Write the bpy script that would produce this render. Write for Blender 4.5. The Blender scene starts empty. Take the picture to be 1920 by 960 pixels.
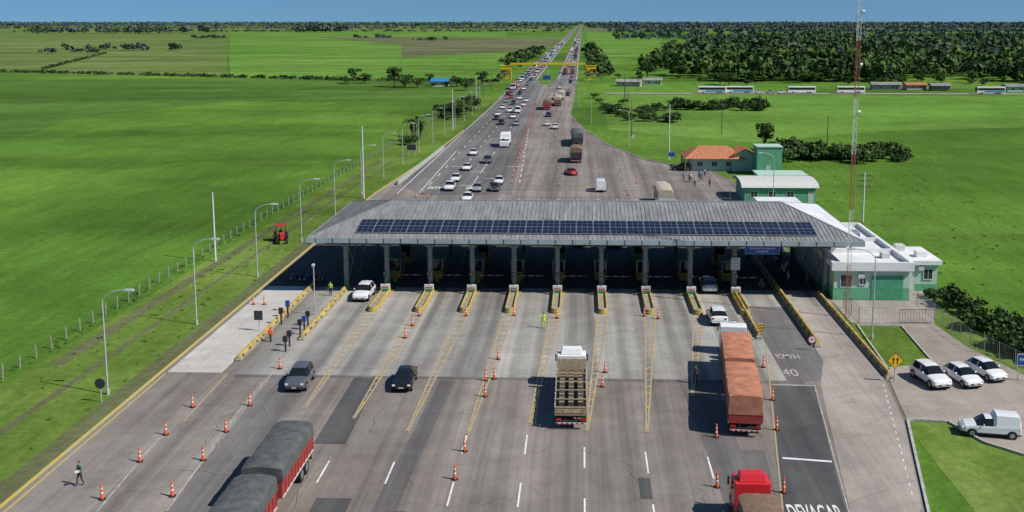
import bpy, bmesh, math, random
import numpy as np
from mathutils import Vector, Matrix
from mathutils.geometry import tessellate_polygon
R=random.Random(11)
sc=bpy.context.scene; col=sc.collection
rad=math.radians

# ------------------------------------------------------------------ materials
def new_mat(name):
    m=bpy.data.materials.new(name); m.use_nodes=True
    nt=m.node_tree; b=nt.nodes['Principled BSDF']; return m,nt,b
def mat(name,c,rough=.7,metal=0,var=.18,scale=2.0,spec=.4,bump=0,coat=0):
    m,nt,b=new_mat(name)
    tc=nt.nodes.new('ShaderNodeTexCoord'); n=nt.nodes.new('ShaderNodeTexNoise')
    n.inputs['Scale'].default_value=scale; n.inputs['Detail'].default_value=5
    nt.links.new(tc.outputs['Object'],n.inputs['Vector'])
    r=nt.nodes.new('ShaderNodeValToRGB'); e=r.color_ramp.elements
    e[0].position=.3; e[1].position=.7
    e[0].color=(c[0]*(1-var),c[1]*(1-var),c[2]*(1-var),1)
    e[1].color=(min(1,c[0]*(1+var)),min(1,c[1]*(1+var)),min(1,c[2]*(1+var)),1)
    nt.links.new(n.outputs['Fac'],r.inputs['Fac']); nt.links.new(r.outputs['Color'],b.inputs['Base Color'])
    b.inputs['Roughness'].default_value=rough; b.inputs['Metallic'].default_value=metal
    b.inputs['Specular IOR Level'].default_value=spec
    if coat: b.inputs['Coat Weight'].default_value=coat
    if bump:
        bp=nt.nodes.new('ShaderNodeBump'); bp.inputs['Strength'].default_value=bump; bp.inputs['Distance'].default_value=.05
        nt.links.new(n.outputs['Fac'],bp.inputs['Height']); nt.links.new(bp.outputs['Normal'],b.inputs['Normal'])
    return m
class NB:
    def __init__(s,nt): s.nt=nt
    def n(s,t,**k):
        x=s.nt.nodes.new(t)
        for a,v in k.items(): setattr(x,a,v)
        return x
    def l(s,a,b): s.nt.links.new(a,b)
    def pos(s): return s.n('ShaderNodeNewGeometry').outputs['Position']
    def mapv(s,v,sx,sy,sz=1):
        m=s.n('ShaderNodeMapping'); m.inputs['Scale'].default_value=(sx,sy,sz); s.l(v,m.inputs['Vector']); return m.outputs[0]
    def noise(s,v,sc_,det=5,rough=.55,dist=0):
        n=s.n('ShaderNodeTexNoise'); n.inputs['Scale'].default_value=sc_; n.inputs['Detail'].default_value=det
        n.inputs['Roughness'].default_value=rough; n.inputs['Distortion'].default_value=dist; s.l(v,n.inputs['Vector']); return n.outputs['Fac']
    def ramp(s,f,stops):
        r=s.n('ShaderNodeValToRGB'); cr=r.color_ramp
        while len(cr.elements)<len(stops): cr.elements.new(.5)
        for e,(p,c) in zip(cr.elements,stops):
            e.position=p; e.color=(c,c,c,1) if isinstance(c,(int,float)) else (*c,1)
        s.l(f,r.inputs['Fac']); return r.outputs['Color']
    def mix(s,a,b,f,mode='MIX'):
        m=s.n('ShaderNodeMix',data_type='RGBA',blend_type=mode)
        for k,v in ((6,a),(7,b)):
            if hasattr(v,'is_linked'): s.l(v,m.inputs[k])
            else: m.inputs[k].default_value=(*v,1)
        if isinstance(f,(int,float)): m.inputs[0].default_value=f
        else: s.l(f,m.inputs[0])
        return m.outputs[2]
    def math(s,op,a,b=None,c=None):
        m=s.n('ShaderNodeMath',operation=op)
        for i,v in enumerate((a,b,c)):
            if v is None: continue
            if isinstance(v,(int,float)): m.inputs[i].default_value=v
            else: s.l(v,m.inputs[i])
        return m.outputs[0]
def pavement(name,c1,c2,streak=.3,crack=.5,joints=False,oil=0,per=5.155,off=23.2):
    m,nt,b=new_mat(name); N=NB(nt); p=N.pos()
    big=N.noise(p,.05,5,.55); col_=N.ramp(big,[(.32,c1),(.66,c2)])
    lane=N.noise(N.mapv(p,.22,.007),1.0,2,.5); col_=N.mix(col_,N.ramp(lane,[(.34,1-streak*.7),(.64,1+streak*.4)]),1.0,'MULTIPLY')
    st=N.noise(N.mapv(p,1.1,.018),1.0,3,.55); col_=N.mix(col_,N.ramp(st,[(.3,1-streak*.6),(.7,1+streak*.25)]),1.0,'MULTIPLY')
    st2=N.noise(N.mapv(p,3.4,.05),1.0,3,.6,.3); col_=N.mix(col_,N.ramp(st2,[(.35,1-streak*.35),(.6,1.03)]),1.0,'MULTIPLY')
    gr=N.noise(p,6,5,.7); col_=N.mix(col_,N.ramp(gr,[(.3,.87),(.7,1.1)]),1.0,'MULTIPLY')
    mott=N.noise(p,.4,5,.65); col_=N.mix(col_,N.ramp(mott,[(.3,.88),(.65,1.06)]),1.0,'MULTIPLY')
    stain=N.noise(p,.33,3,.5,1.5); col_=N.mix(col_,N.ramp(stain,[(.66,1),(.76,.85)]),1.0,'MULTIPLY')
    if crack:
        w=N.noise(p,.8,3); v=N.n('ShaderNodeTexVoronoi',feature='DISTANCE_TO_EDGE'); v.inputs['Scale'].default_value=.13
        add=N.n('ShaderNodeVectorMath',operation='ADD'); N.l(p,add.inputs[0])
        cmb=N.n('ShaderNodeCombineXYZ'); N.l(N.math('MULTIPLY',w,5),cmb.inputs[0]); N.l(N.math('MULTIPLY',w,3),cmb.inputs[1]); N.l(cmb.outputs[0],add.inputs[1])
        N.l(add.outputs[0],v.inputs['Vector'])
        col_=N.mix(col_,N.ramp(v.outputs['Distance'],[(.003,1-crack),(.009,1)]),1.0,'MULTIPLY')
    if joints or oil:
        sx=N.n('ShaderNodeSeparateXYZ'); N.l(p,sx.inputs[0])
        if joints:
            fy=N.math('ABSOLUTE',N.math('SUBTRACT',N.math('FRACT',N.math('DIVIDE',sx.outputs[1],5.0)),.5))
            col_=N.mix(col_,N.ramp(fy,[(.488,1),(.494,.72)]),1.0,'MULTIPLY')
        if oil:
            wob=N.math('MULTIPLY',N.noise(N.mapv(p,.05,.08),1.0,2),.12)
            fx=N.math('ABSOLUTE',N.math('SUBTRACT',N.math('FRACT',N.math('ADD',N.math('DIVIDE',N.math('ADD',sx.outputs[0],off),per),wob)),.56))
            ly=N.noise(N.mapv(p,.19,.012),1.0,1)
            o=N.ramp(fx,[(.0,1-oil*.55),(.06,1-oil*.5),(.15,1-oil),(.24,1-oil*.9),(.33,1)])
            col_=N.mix(col_,N.mix((1,1,1),o,N.ramp(ly,[(.35,.25),(.62,1)])),1.0,'MULTIPLY')
    N.l(col_,b.inputs['Base Color']); b.inputs['Roughness'].default_value=.85; b.inputs['Specular IOR Level'].default_value=.25
    bp=N.n('ShaderNodeBump'); bp.inputs['Strength'].default_value=.15; bp.inputs['Distance'].default_value=.03
    N.l(gr,bp.inputs['Height']); N.l(bp.outputs[0],b.inputs['Normal'])
    return m
def grass(name,dark,mid,light,brown=(.17,.17,.055),ba=.25,field=.006,stretch=(1,1)):
    m,nt,b=new_mat(name); N=NB(nt); p=N.pos(); ps=N.mapv(p,*stretch)
    k=1.16; dark,mid,light=[(v[0]*k*1.08,v[1]*k,v[2]*k*1.5) for v in(dark,mid,light)]
    f=N.noise(ps,field,7,.62,.4); c=N.ramp(f,[(.33,dark),(.5,mid),(.68,light)])
    fb=N.noise(N.mapv(p,.006,.016),1.0,4,.55,.8); c=N.mix(c,N.ramp(fb,[(.36,.74),(.5,1),(.66,1.24)]),1.0,'MULTIPLY')
    f2=N.noise(p,.06,6,.7,.6); c=N.mix(c,N.ramp(f2,[(.3,.82),(.7,1.18)]),1.0,'MULTIPLY')
    f3=N.noise(p,1.1,5,.75); c=N.mix(c,N.ramp(f3,[(.3,.74),(.7,1.22)]),1.0,'MULTIPLY')
    f5=N.noise(p,.22,5,.75,1.0); c=N.mix(c,brown,N.ramp(f5,[(.56,0),(.75,ba)]))
    f6=N.noise(N.mapv(p,.35,.035),1.0,6,.7,1.2); c=N.mix(c,N.ramp(f6,[(.35,.86),(.62,1.08)]),1.0,'MULTIPLY')
    N.l(c,b.inputs['Base Color']); b.inputs['Roughness'].default_value=1; b.inputs['Specular IOR Level'].default_value=.05
    bp=N.n('ShaderNodeBump'); bp.inputs['Strength'].default_value=.55; bp.inputs['Distance'].default_value=.25
    N.l(f3,bp.inputs['Height']); N.l(bp.outputs[0],b.inputs['Normal'])
    return m
def foliage(name,c1,c2,c3):
    m,nt,b=new_mat(name); N=NB(nt); p=N.pos()
    f=N.noise(p,.12,5,.8); c=N.ramp(f,[(.3,c1),(.5,c2),(.7,c3)])
    N.l(c,b.inputs['Base Color']); b.inputs['Roughness'].default_value=.75; b.inputs['Specular IOR Level'].default_value=.2
    return m
def worn(name,c,under,amt=.5,scale=1.2):
    m,nt,b=new_mat(name); N=NB(nt); p=N.pos()
    f=N.noise(p,scale,8,.75); g=N.noise(p,7,4,.7)
    k=N.ramp(N.math('ADD',N.math('MULTIPLY',f,.7),N.math('MULTIPLY',g,.3)),[(amt-.06,0),(amt+.08,1)])
    N.l(N.mix(under,c,k),b.inputs['Base Color']); b.inputs['Roughness'].default_value=.8
    return m

M={}
M['asphalt']=pavement('worn_asphalt',(.225,.193,.17),(.32,.282,.25),.34,.18,oil=.2,per=4.66,off=18.4)
M['asphalt_far']=pavement('highway_asphalt',(.17,.16,.152),(.235,.22,.21),.25,0)
M['asphalt_dark']=pavement('dark_asphalt',(.085,.085,.086),(.13,.126,.122),.3,.15)
M['asphalt_mid']=pavement('grey_asphalt',(.155,.145,.14),(.21,.197,.188),.35,.15)
M['under']=pavement('painted_shade_pavement',(.06,.057,.053),(.09,.086,.08),.3,0)  # dark pavement tone with the canopy's shade painted into its colour
M['apron']=pavement('lane_concrete',(.32,.3,.275),(.46,.44,.4),.26,.2,True,.55)
M['concrete_light']=pavement('light_concrete',(.5,.47,.42),(.62,.59,.54),.12,.15,True)
M['concrete_warm']=pavement('warm_concrete',(.31,.265,.235),(.43,.375,.33),.2,.15)
M['dirt']=pavement('dirt_lot',(.29,.245,.205),(.4,.345,.3),.1,.1)
M['grass']=grass('pasture_grass',(.048,.12,.012),(.078,.172,.015),(.115,.21,.024))
M['grass2']=grass('bright_field_grass',(.078,.185,.018),(.098,.21,.022),(.13,.235,.032),field=.004,ba=.1)
M['grass3']=grass('olive_field_grass',(.08,.135,.022),(.105,.165,.028),(.135,.185,.04),field=.003,stretch=(1,.35),ba=.25)
M['grass4']=grass('dark_field_grass',(.052,.12,.015),(.066,.145,.016),(.09,.17,.022),field=.003,stretch=(.5,1))
M['grass5']=grass('verge_grass',(.068,.125,.015),(.1,.175,.02),(.15,.215,.035),field=.05,ba=.4)
M['grass6']=grass('brown_far_field',(.085,.11,.03),(.12,.135,.045),(.1,.155,.035),field=.003,stretch=(1,.3),ba=.3)
M['yellow_line']=worn('worn_yellow_paint',(.52,.36,.11),(.33,.29,.24),.50,.9)
M['yellow_kerb']=worn('kerb_yellow_paint',(.58,.42,.1),(.4,.36,.28),.45,.7)
M['white_line']=worn('worn_white_paint',(.78,.78,.76),(.4,.38,.35),.42,1.5)
M['white_faint']=worn('faint_white_paint',(.5,.48,.46),(.3,.275,.25),.5,1.5)
M['crack']=mat('crack_sealant',(.12,.115,.108),.8)
M['kerb']=mat('kerb_concrete',(.42,.41,.38),.85,var=.25)
M['yellow']=mat('yellow_painted_concrete',(.48,.34,.08),.7,var=.4,scale=1.3)
M['yellow_steel']=mat('yellow_steel_paint',(.8,.55,.02),.45,var=.1)
M['olive']=mat('dirty_island_top',(.3,.28,.2),.85,var=.3)
M['green']=mat('green_paint',(.05,.2,.09),.55,var=.15)
M['green_wall']=mat('green_wall_paint',(.13,.38,.23),.75,var=.12,scale=.7)
M['green_pale']=mat('pale_green_wall',(.42,.58,.47),.8,var=.08)
M['white']=mat('white_paint',(.78,.78,.76),.6,var=.06)
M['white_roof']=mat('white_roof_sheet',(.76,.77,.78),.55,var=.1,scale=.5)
M['off']=mat('offwhite_paint',(.58,.58,.55),.7,var=.12)
M['steel']=mat('galvanised_steel',(.36,.38,.39),.45,.5,.15)
M['steel_dk']=mat('dark_steel',(.05,.055,.06),.6,.3,.2)
M['pole_grey']=mat('pole_grey_paint',(.5,.53,.54),.5,.2,.1)
M['pole_white']=mat('white_concrete_pole',(.68,.67,.63),.8,var=.1)
M['black']=mat('black_rubber',(.018,.018,.019),.8,var=.2)
M['blk_plastic']=mat('black_plastic',(.03,.03,.032),.5,var=.1)
M['rim']=mat('wheel_alloy',(.4,.4,.42),.35,.7,.05)
M['glass']=mat('vehicle_glass',(.012,.015,.018),.06,0,.05,spec=.6)
M['winglass']=mat('window_glass',(.03,.045,.055),.1,0,.1,spec=.6)
M['orange']=mat('cone_orange',(.85,.14,.04),.55,var=.08)
M['red']=mat('red_paint',(.5,.025,.02),.4,var=.1)
M['redbright']=mat('bright_red_paint',(.66,.03,.04),.3,var=.08)
M['truck_red']=mat('faded_red_trailer',(.33,.045,.04),.5,var=.2)
M['redlamp']=mat('red_lamp_lens',(.5,.02,.015),.2)
M['lamp']=mat('headlamp_lens',(.75,.78,.8),.12,spec=.7)
M['tarp_grey']=mat('grey_tarpaulin',(.1,.103,.1),.75,var=.3,scale=1.5,bump=.5)
M['tarp_orange']=mat('orange_tarpaulin',(.46,.19,.11),.75,var=.28,scale=1.2,bump=.5)
M['tarp_beige']=mat('beige_tarpaulin',(.45,.39,.3),.7,var=.2,bump=.3)
M['tarp_brown']=mat('brown_tarpaulin',(.2,.13,.09),.7,var=.2,bump=.3)
M['wood']=mat('weathered_wood',(.27,.2,.12),.85,var=.3,scale=5)
M['wood_tan']=mat('tan_wood_rail',(.42,.33,.22),.8,var=.3,scale=4)
M['beam']=mat('dark_cargo_beams',(.07,.058,.045),.8,var=.4,scale=6)
M['bark']=mat('bark',(.12,.09,.065),.9,var=.3,scale=4)
M['tile']=mat('orange_roof_tile',(.52,.21,.1),.8,var=.3,scale=3)
M['blue_sign']=mat('blue_sign_face',(.02,.08,.33),.45,var=.05)
M['blue_tarp']=mat('blue_roof',(.03,.22,.5),.6,var=.1)
M['solar']=mat('solar_cell',(.012,.016,.035),.15,0,.2,scale=1.0,spec=.6)
M['alu']=mat('aluminium_frame',(.6,.62,.65),.35,.5,.05)
M['skin']=mat('skin',(.42,.24,.16),.6,var=.05)
M['hair']=mat('dark_hair',(.02,.014,.01),.7)
M['jeans']=mat('dark_trousers',(.03,.04,.07),.85)
M['shoe']=mat('shoes',(.03,.03,.03),.6)
M['shirt_green']=mat('green_shirt',(.03,.17,.09),.8)
M['hivis']=mat('hi_vis_yellow_vest',(.55,.85,.05),.6)
M['shirt_white']=mat('white_shirt',(.7,.7,.68),.8)
M['shirt_dark']=mat('dark_shirt',(.05,.05,.06),.8)
M['sign_yellow']=mat('yellow_sign_face',(.9,.5,.01),.45,var=.04)
M['plaster']=mat('worn_plaster',(.42,.38,.33),.85,var=.15)
M['grey_roof']=mat('fibre_cement_roof',(.3,.29,.27),.85,var=.25,scale=.6)
M['door_green']=mat('roller_door_green',(.07,.32,.17),.6)
M['leafA']=foliage('leaf_mid_green',(.034,.072,.016),(.05,.1,.02),(.08,.14,.026))
M['leafB']=foliage('leaf_light_green',(.06,.11,.024),(.09,.15,.03),(.13,.185,.04))
M['leafC']=foliage('leaf_dark_green',(.018,.038,.013),(.026,.053,.017),(.042,.078,.022))
M['fleafA']=foliage('far_leaf_mid',(.048,.08,.04),(.062,.1,.045),(.085,.125,.052))  # far greens tinted bluish, distance haze put into the colour
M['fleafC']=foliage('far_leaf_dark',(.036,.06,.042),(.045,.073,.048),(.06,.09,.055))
M['hleaf']=foliage('hazy_leaf',(.065,.1,.105),(.078,.118,.12),(.09,.132,.13))  # blue-grey leaf colour with aerial haze painted in
paints={}
for n,c in dict(white=(.8,.8,.79),silver=(.42,.43,.44),grey=(.13,.14,.15),black=(.012,.012,.014),red=(.5,.02,.015),blue=(.03,.06,.16),beige=(.4,.36,.28),darkgrey=(.05,.055,.06)).items():
    paints[n]=mat('paint_'+n,c,.28,.0 if n in('white','red','black') else .3,.03,spec=.5,coat=.5)
def roof_mat():
    m,nt,b=new_mat('corrugated_roof'); N=NB(nt); p=N.pos()
    a=N.noise(N.mapv(p,.9,.12),1,6,.7); c=N.ramp(a,[(.3,(.22,.222,.22)),(.7,(.34,.342,.335))])
    g=N.noise(p,.35,5,.7,.5); c=N.mix(c,(.22,.185,.15),N.ramp(g,[(.52,0),(.74,.5)]))
    d=N.noise(N.mapv(p,2.2,.25),1,4,.7); c=N.mix(c,N.ramp(d,[(.35,.76),(.6,1.08)]),1.0,'MULTIPLY')
    N.l(c,b.inputs['Base Color']); b.inputs['Roughness'].default_value=.55; b.inputs['Metallic'].default_value=.1
    return m
M['roof']=roof_mat()

# ------------------------------------------------------------------ mesh builder
class MB:
    def __init__(s): s.v=[];s.f=[];s.m=[];s.mats=[]
    def mi(s,m):
        if m not in s.mats: s.mats.append(m)
        return s.mats.index(m)
    def add(s,vs,fs,m):
        b=len(s.v); s.v+=[tuple(v) for v in vs]; k=s.mi(m)
        for f in fs: s.f.append(tuple(b+i for i in f)); s.m.append(k)
    def box(s,x0,x1,y0,y1,z0,z1,m,tx=0,ty=0):
        if x0>x1: x0,x1=x1,x0
        if y0>y1: y0,y1=y1,y0
        s.add([(x0,y0,z0),(x1,y0,z0),(x1,y1,z0),(x0,y1,z0),(x0+tx,y0+ty,z1),(x1-tx,y0+ty,z1),(x1-tx,y1-ty,z1),(x0+tx,y1-ty,z1)],
              [(3,2,1,0),(4,5,6,7),(0,1,5,4),(1,2,6,5),(2,3,7,6),(3,0,4,7)],m)
    def beam(s,p,q,w,h,m):
        p=Vector(p);q=Vector(q);d=(q-p).normalized(); up=Vector((0,0,1))
        if abs(d.z)>.95: up=Vector((0,1,0))
        a=d.cross(up).normalized()*w/2; b=a.cross(d).normalized()*h/2
        s.add([p-a-b,p+a-b,p+a+b,p-a+b,q-a-b,q+a-b,q+a+b,q-a+b],[(0,1,2,3),(7,6,5,4),(0,4,5,1),(1,5,6,2),(2,6,7,3),(3,7,4,0)],m)
    def cyl(s,p,q,r0,r1,m,n=10,caps=True):
        p=Vector(p);q=Vector(q);d=(q-p).normalized(); up=Vector((0,0,1)) if abs(d.z)<.95 else Vector((0,1,0))
        a=d.cross(up).normalized(); b=a.cross(d); vs=[]
        for c,r in((p,r0),(q,r1)):
            for i in range(n):
                t=2*math.pi*i/n; vs.append(c+a*math.cos(t)*r+b*math.sin(t)*r)
        fs=[(i,i+n,(i+1)%n+n,(i+1)%n) for i in range(n)]
        if caps: fs+= [tuple(range(n)),tuple(range(2*n-1,n-1,-1))]
        s.add(vs,fs,m)
    def poly(s,pts,z,m):
        vs=[Vector((p[0],p[1],z)) for p in pts]; out=[]
        for t in tessellate_polygon([vs]):
            a,b,c=[vs[i] for i in t]
            out.append(t if (b-a).cross(c-a).z>0 else (t[0],t[2],t[1]))
        s.add(vs,out,m)
    def prism(s,pts,z0,z1,m,mtop=None):
        n=len(pts); vs=[(p[0],p[1],z0) for p in pts]+[(p[0],p[1],z1) for p in pts]
        s.add(vs,[(i,(i+1)%n,(i+1)%n+n,i+n) for i in range(n)],m)
        s.add([(p[0],p[1],z1) for p in pts],[tuple(range(n))],mtop or m)
    def obj(s,name,parent=None,loc=(0,0,0),smooth=False,bevel=0,**kw):
        me=bpy.data.meshes.new(name); me.from_pydata(s.v,[],s.f)
        for m in s.mats: me.materials.append(m)
        me.polygons.foreach_set('material_index',s.m)
        if bevel:
            bm=bmesh.new(); bm.from_mesh(me)
            bmesh.ops.recalc_face_normals(bm,faces=bm.faces)
            bmesh.ops.bevel(bm,geom=bm.edges[:],offset=bevel,segments=1,affect='EDGES',clamp_overlap=True)
            bm.to_mesh(me); bm.free()
        if smooth:
            me.polygons.foreach_set('use_smooth',[True]*len(me.polygons))
            try: me.set_sharp_from_angle(angle=rad(38))
            except Exception: pass
        me.update()
        o=bpy.data.objects.new(name,me); col.objects.link(o); o.location=loc
        if parent: o.parent=parent
        for k,v in kw.items(): o[k]=v
        return o
def boxpart(name,parent,*a,bevel=0,**k):
    b=MB(); b.box(*a,**k); return b.obj(name,parent,bevel=bevel)
def thing(name,label,category,loc=(0,0,0),rot=0,group=None):
    o=bpy.data.objects.new(name,None); o.empty_display_size=.3; col.objects.link(o)
    o.location=loc; o.rotation_euler=(0,0,rot); o['label']=label; o['category']=category
    if group: o['group']=group
    return o
def dup(root,loc,rot=None,scale=None,label=None,group=None,paint=None):
    def cp(o,par):
        c=o.copy(); col.objects.link(c); c.parent=par
        for i,sl in enumerate(c.material_slots):
            mm=o.data.materials[i] if o.data else None
            if mm is None: continue
            if paint and mm.name.startswith('paint_'): sl.link='OBJECT'; sl.material=paint
        for ch in o.children: cp(ch,c)
        return c
    n=cp(root,None); n.location=loc
    if rot is not None: n.rotation_euler=(0,0,rot)
    if scale is not None: n.scale=scale if hasattr(scale,'__len__') else (scale,)*3
    if label: n['label']=label
    if group: n['group']=group
    return n
def S(name,pts,z,m):
    b=MB(); b.poly(pts,z,m); return b.obj(name,kind='structure')

# ------------------------------------------------------------------ ground
gb=MB(); gb.add([(-60000,-300,0),(60000,-300,0),(60000,60000,0),(-60000,60000,0)],[(0,1,2,3)],M['grass']); gb.obj('ground',kind='structure')
S('field',[(-1068,3061),(-229,3089),(-50,700),(-46,566),(-203,579),(-356,1017)],.02,M['grass2'])
S('field',[(-1762,3037),(-1070,3061),(-358,1017),(-205,579),(-371,636),(-900,1500)],.02,M['grass3'])
S('field',[(-1500,900),(-480,1013),(-362,672),(-371,637),(-800,560)],.03,M['grass3'])
S('field',[(-320,548),(-126,550),(-46,538),(-46,400),(-142,404),(-170,330),(-153,262),(-260,250),(-420,420)],.02,M['grass4'])
S('field',[(-560,2100),(-40,2000),(-44,1150),(-160,900),(-250,1400)],.03,M['grass6'])
S('field',[(-6000,3100),(-40,3100),(-40,6000),(-9000,6000)],.02,M['grass3'])
S('field',[(10,3100),(9000,3100),(9000,6000),(10,6000)],.02,M['grass6'])
S('field',[(8,700),(70,1010),(200,2500),(10,2900)],.02,M['grass2'])
S('field',[(8,300),(46,270),(90,300),(200,330),(400,400),(400,446),(8,446)],.02,M['grass2'])
S('verge',[(-52,30),(-38.2,30),(-38.2,230),(-36,300),(-36,430),(-49,430),(-49.5,200)],.03,M['grass5'])
S('verge',[(26,60),(46,60),(46,118),(29,118),(27.5,88),(26,79)],.015,M['grass5'])
plaza=[(-38.2,30),(-38.5,125),(-38.6,185),(-36.1,233),(-34.8,297),(-34.6,408),(-35.5,440),(-36,520),(-3,520),(-3,440),(-3.9,350),(1.4,298),(7,262),(14.8,234),(20.2,226),(27,222),(30.6,205),(30.2,183),(29.2,178),(29,117),(27.6,88.3),(26.3,79),(22.7,63.7),(17,40),(14,30)]
S('road',plaza,.06,M['asphalt'])
S('road',[(-36,520),(-36.5,560),(-36.5,9000),(-24.5,9000),(-24.5,560),(-20.5,520)],.06,M['asphalt_far'])
S('road',[(-17.5,520),(-14.5,560),(-13.5,9000),(-2.5,9000),(-2.5,560),(-3,520)],.06,M['asphalt_far'])
S('road',[(-36,519),(-20.5,519),(-15,250),(-13,185),(-30,185),(-37.5,200),(-36.1,233),(-34.7,300),(-34.6,408)],.064,M['asphalt_mid'])
S('pavement',[(-38,88.4),(-32.9,88.4),(-32.9,124),(-38,124)],.068,M['concrete_light'])
S('pavement',[(-31.9,88),(27.0,88),(28.3,117),(28.3,146),(-31.9,146)],.064,M['apron'])
S('pavement',[(-38.2,119),(28.6,119),(28.6,143),(-38.2,143)],.072,M['under'])  # dark sheet added to paint canopy shade onto the ground
S('road',[(18.5,88),(23.0,88),(23.3,112),(18.5,112)],.070,M['asphalt_mid'])
S('pavement',[(19.9,60),(22.6,64),(26.1,79.2),(27.3,88.2),(28.2,112),(24.1,112),(23.4,95),(21.2,86.8),(17.8,63.8),(17,60)],.074,M['concrete_warm'])
S('road',[(13.4,63),(12.6,60),(16.7,60),(17.5,63.6),(20.6,86.8),(16.9,86.8)],.074,M['asphalt_dark'])
S('road',[(-20.4,73),(-17.9,73),(-18.3,87.9),(-20.5,87.9)],.072,M['asphalt_dark'])
S('road',[(9.4,73),(12.0,73),(12.2,87.9),(8.8,87.9)],.072,M['asphalt_mid'])
S('road',[(9.7,64),(13.2,64),(13.8,73),(9.5,73)],.076,M['asphalt_mid'])
S('road',[(-17.8,61.5),(-15.4,61.5),(-15.4,64.2),(-17.8,64.2)],.072,M['asphalt_dark'])
S('road',[(4.1,64.8),(4.9,64.8),(4.9,68),(4.1,68)],.072,M['asphalt_dark'])
S('road',[(-31.5,87.3),(-20,87.5),(20,87.3),(20,88.0),(-31.5,88.0)],.080,M['asphalt_mid'])
S('road',[(-27.3,60),(-23.5,60),(-25,88),(-28,88)],.070,M['asphalt_mid'])
S('road',[(-13.8,62),(-12.2,62),(-11.2,87),(-12.6,87)],.070,M['asphalt_mid'])
S('pavement',[(27.7,88.3),(26.4,79.2),(29.6,78.8),(30.8,74.8),(33.0,72.6),(37,77),(40.5,82.5),(40.5,90),(38.2,98.5),(37.5,107.5),(37.5,112),(29.4,112),(29.4,105.3),(33.9,105),(33.3,94),(31,92.2),(28.7,91.6)],.058,M['dirt'])
S('road',[(10,452),(260,455),(420,448),(420,455),(260,462),(10,459)],.05,M['dirt'])
S('path',[(-50,90),(-48.5,90),(-47.5,150),(-46,230),(-47,230),(-48.7,150)],.035,M['grass6'])
S('path',[(-46,55),(-45.2,55),(-44.7,150),(-43.5,230),(-44.1,230),(-45.4,150)],.036,M['grass6'])
def strip(name,pts,w,z0,z1,m):
    b=MB()
    for (a,c) in zip(pts[:-1],pts[1:]):
        a=Vector((*a,0));c=Vector((*c,0));d=(c-a).normalized();n=Vector((-d.y,d.x,0))*w/2
        b.prism([a-n,c-n,c+n,a+n],z0,z1,m)
    return b.obj(name,kind='structure')
strip('kerb',[(-38.35,30),(-38.65,125),(-38.75,185),(-36.3,233),(-35,297)],.18,0,.16,M['yellow_kerb'])
strip('kerb',[(27.8,91.6),(27.6,88.6)],.2,0,.2,M['kerb'])
strip('kerb',[(26.4,79.1),(22.9,63.7),(17.2,40)],.2,0,.2,M['kerb'])
strip('kerb',[(26.4,79.1),(26.9,79.3),(29.6,78.9),(30.9,74.9),(33.0,72.7),(37,77.1)],.2,0,.2,M['kerb'])
strip('kerb',[(28.5,91.6),(29.3,105.2),(33.9,105),(33.3,94),(31,92.2),(28.6,91.6)],.15,0,.16,M['kerb'])
strip('kerb',[(1.5,298),(7.1,262),(14.9,234),(20.3,226.1)],.2,0,.2,M['kerb'])
strip('sidewalk',[(-39.6,30),(-39.7,125),(-39.8,180)],1.6,0,.05,M['grass6'])

# ------------------------------------------------------------------ markings
zk=.086
def line(name,pts,w,m,z=zk):
    b=MB()
    for (a,c) in zip(pts[:-1],pts[1:]):
        a=Vector((*a,0));c=Vector((*c,0));d=(c-a).normalized();n=Vector((-d.y,d.x,0))*w/2
        b.poly([a-n,c-n,c+n,a+n],z,m)
    return b.obj(name,kind='structure')
def dashes(x,y0,y1,L,P,w,m,dx=0):
    b=MB(); y=y0
    while y<y1:
        t=(y-y0); b.poly([(x+dx*t-w/2,y),(x+dx*t+w/2,y),(x+dx*(t+L)+w/2,y+L),(x+dx*(t+L)-w/2,y+L)],zk,m); y+=P
    return b.obj('lane_marking',kind='structure')
IX=[-23.2,-18.0,-12.95,-7.95,-2.8,2.4,7.6,12.9,18.1]
EX=[-23.0,-18.4,-13.6,-8.8,-4.1,.5,5.2,9.6,14.4]
for i,(a,e) in enumerate(zip(IX,EX)):
    b=MB(); y0,y1=108.3,[80,78,75.5,75,77.5,76,76,84,84][i]
    for sgn in(-1,1):
        p=Vector((a+sgn*.58,y0,0)); q=Vector((e+sgn*.06,y1,0)); w=.08
        b.poly([(p.x-w,p.y),(q.x-w,q.y),(q.x+w,q.y),(p.x+w,p.y)],zk,M['yellow_line'])
    t=.03
    while t<.9:
        cx=a+(e-a)*t; cy=y0+(y1-y0)*t; hw=.55*(1-t)+.05
        b.poly([(cx-hw,cy-.35),(cx+hw,cy+.1),(cx+hw,cy-.2),(cx-hw,cy-.65)],zk+.003,M['yellow_line']); t+=.05
    b.obj('lane_marking',kind='structure')
for x,ph in zip([-18.4,-13.6,-8.85,-4.15,.3,4.85,9.4],[67,67,71.6,71.6,70.0,69.3,68.6]):
    dashes(x,ph-25.5 if ph<71 else ph-24.9,ph+6,3.6,8.3,.13,M['white_line'])
line('lane_marking',[(-32.3,88),(-32.0,77)],.14,M['yellow_line'])
line('lane_marking',[(-37.7,50),(-38.0,88)],.14,M['yellow_kerb'])
line('lane_marking',[(-28.2,98),(-28.3,80),(-27.2,62)],.12,M['white_faint'])
line('lane_marking',[(-32.6,74),(-31.5,58)],.12,M['white_faint'])
line('lane_marking',[(18.4,98),(13.2,62.5)],.12,M['yellow_line'])
line('lane_marking',[(20.7,87),(17.7,63.8),(17.1,58)],.11,M['white_faint'])
line('lane_marking',[(17.0,86.9),(20.6,86.75)],.2,M['white_faint'])
line('lane_marking',[(14.9,71.6),(18.4,71.1)],.28,M['white_line'])
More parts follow.
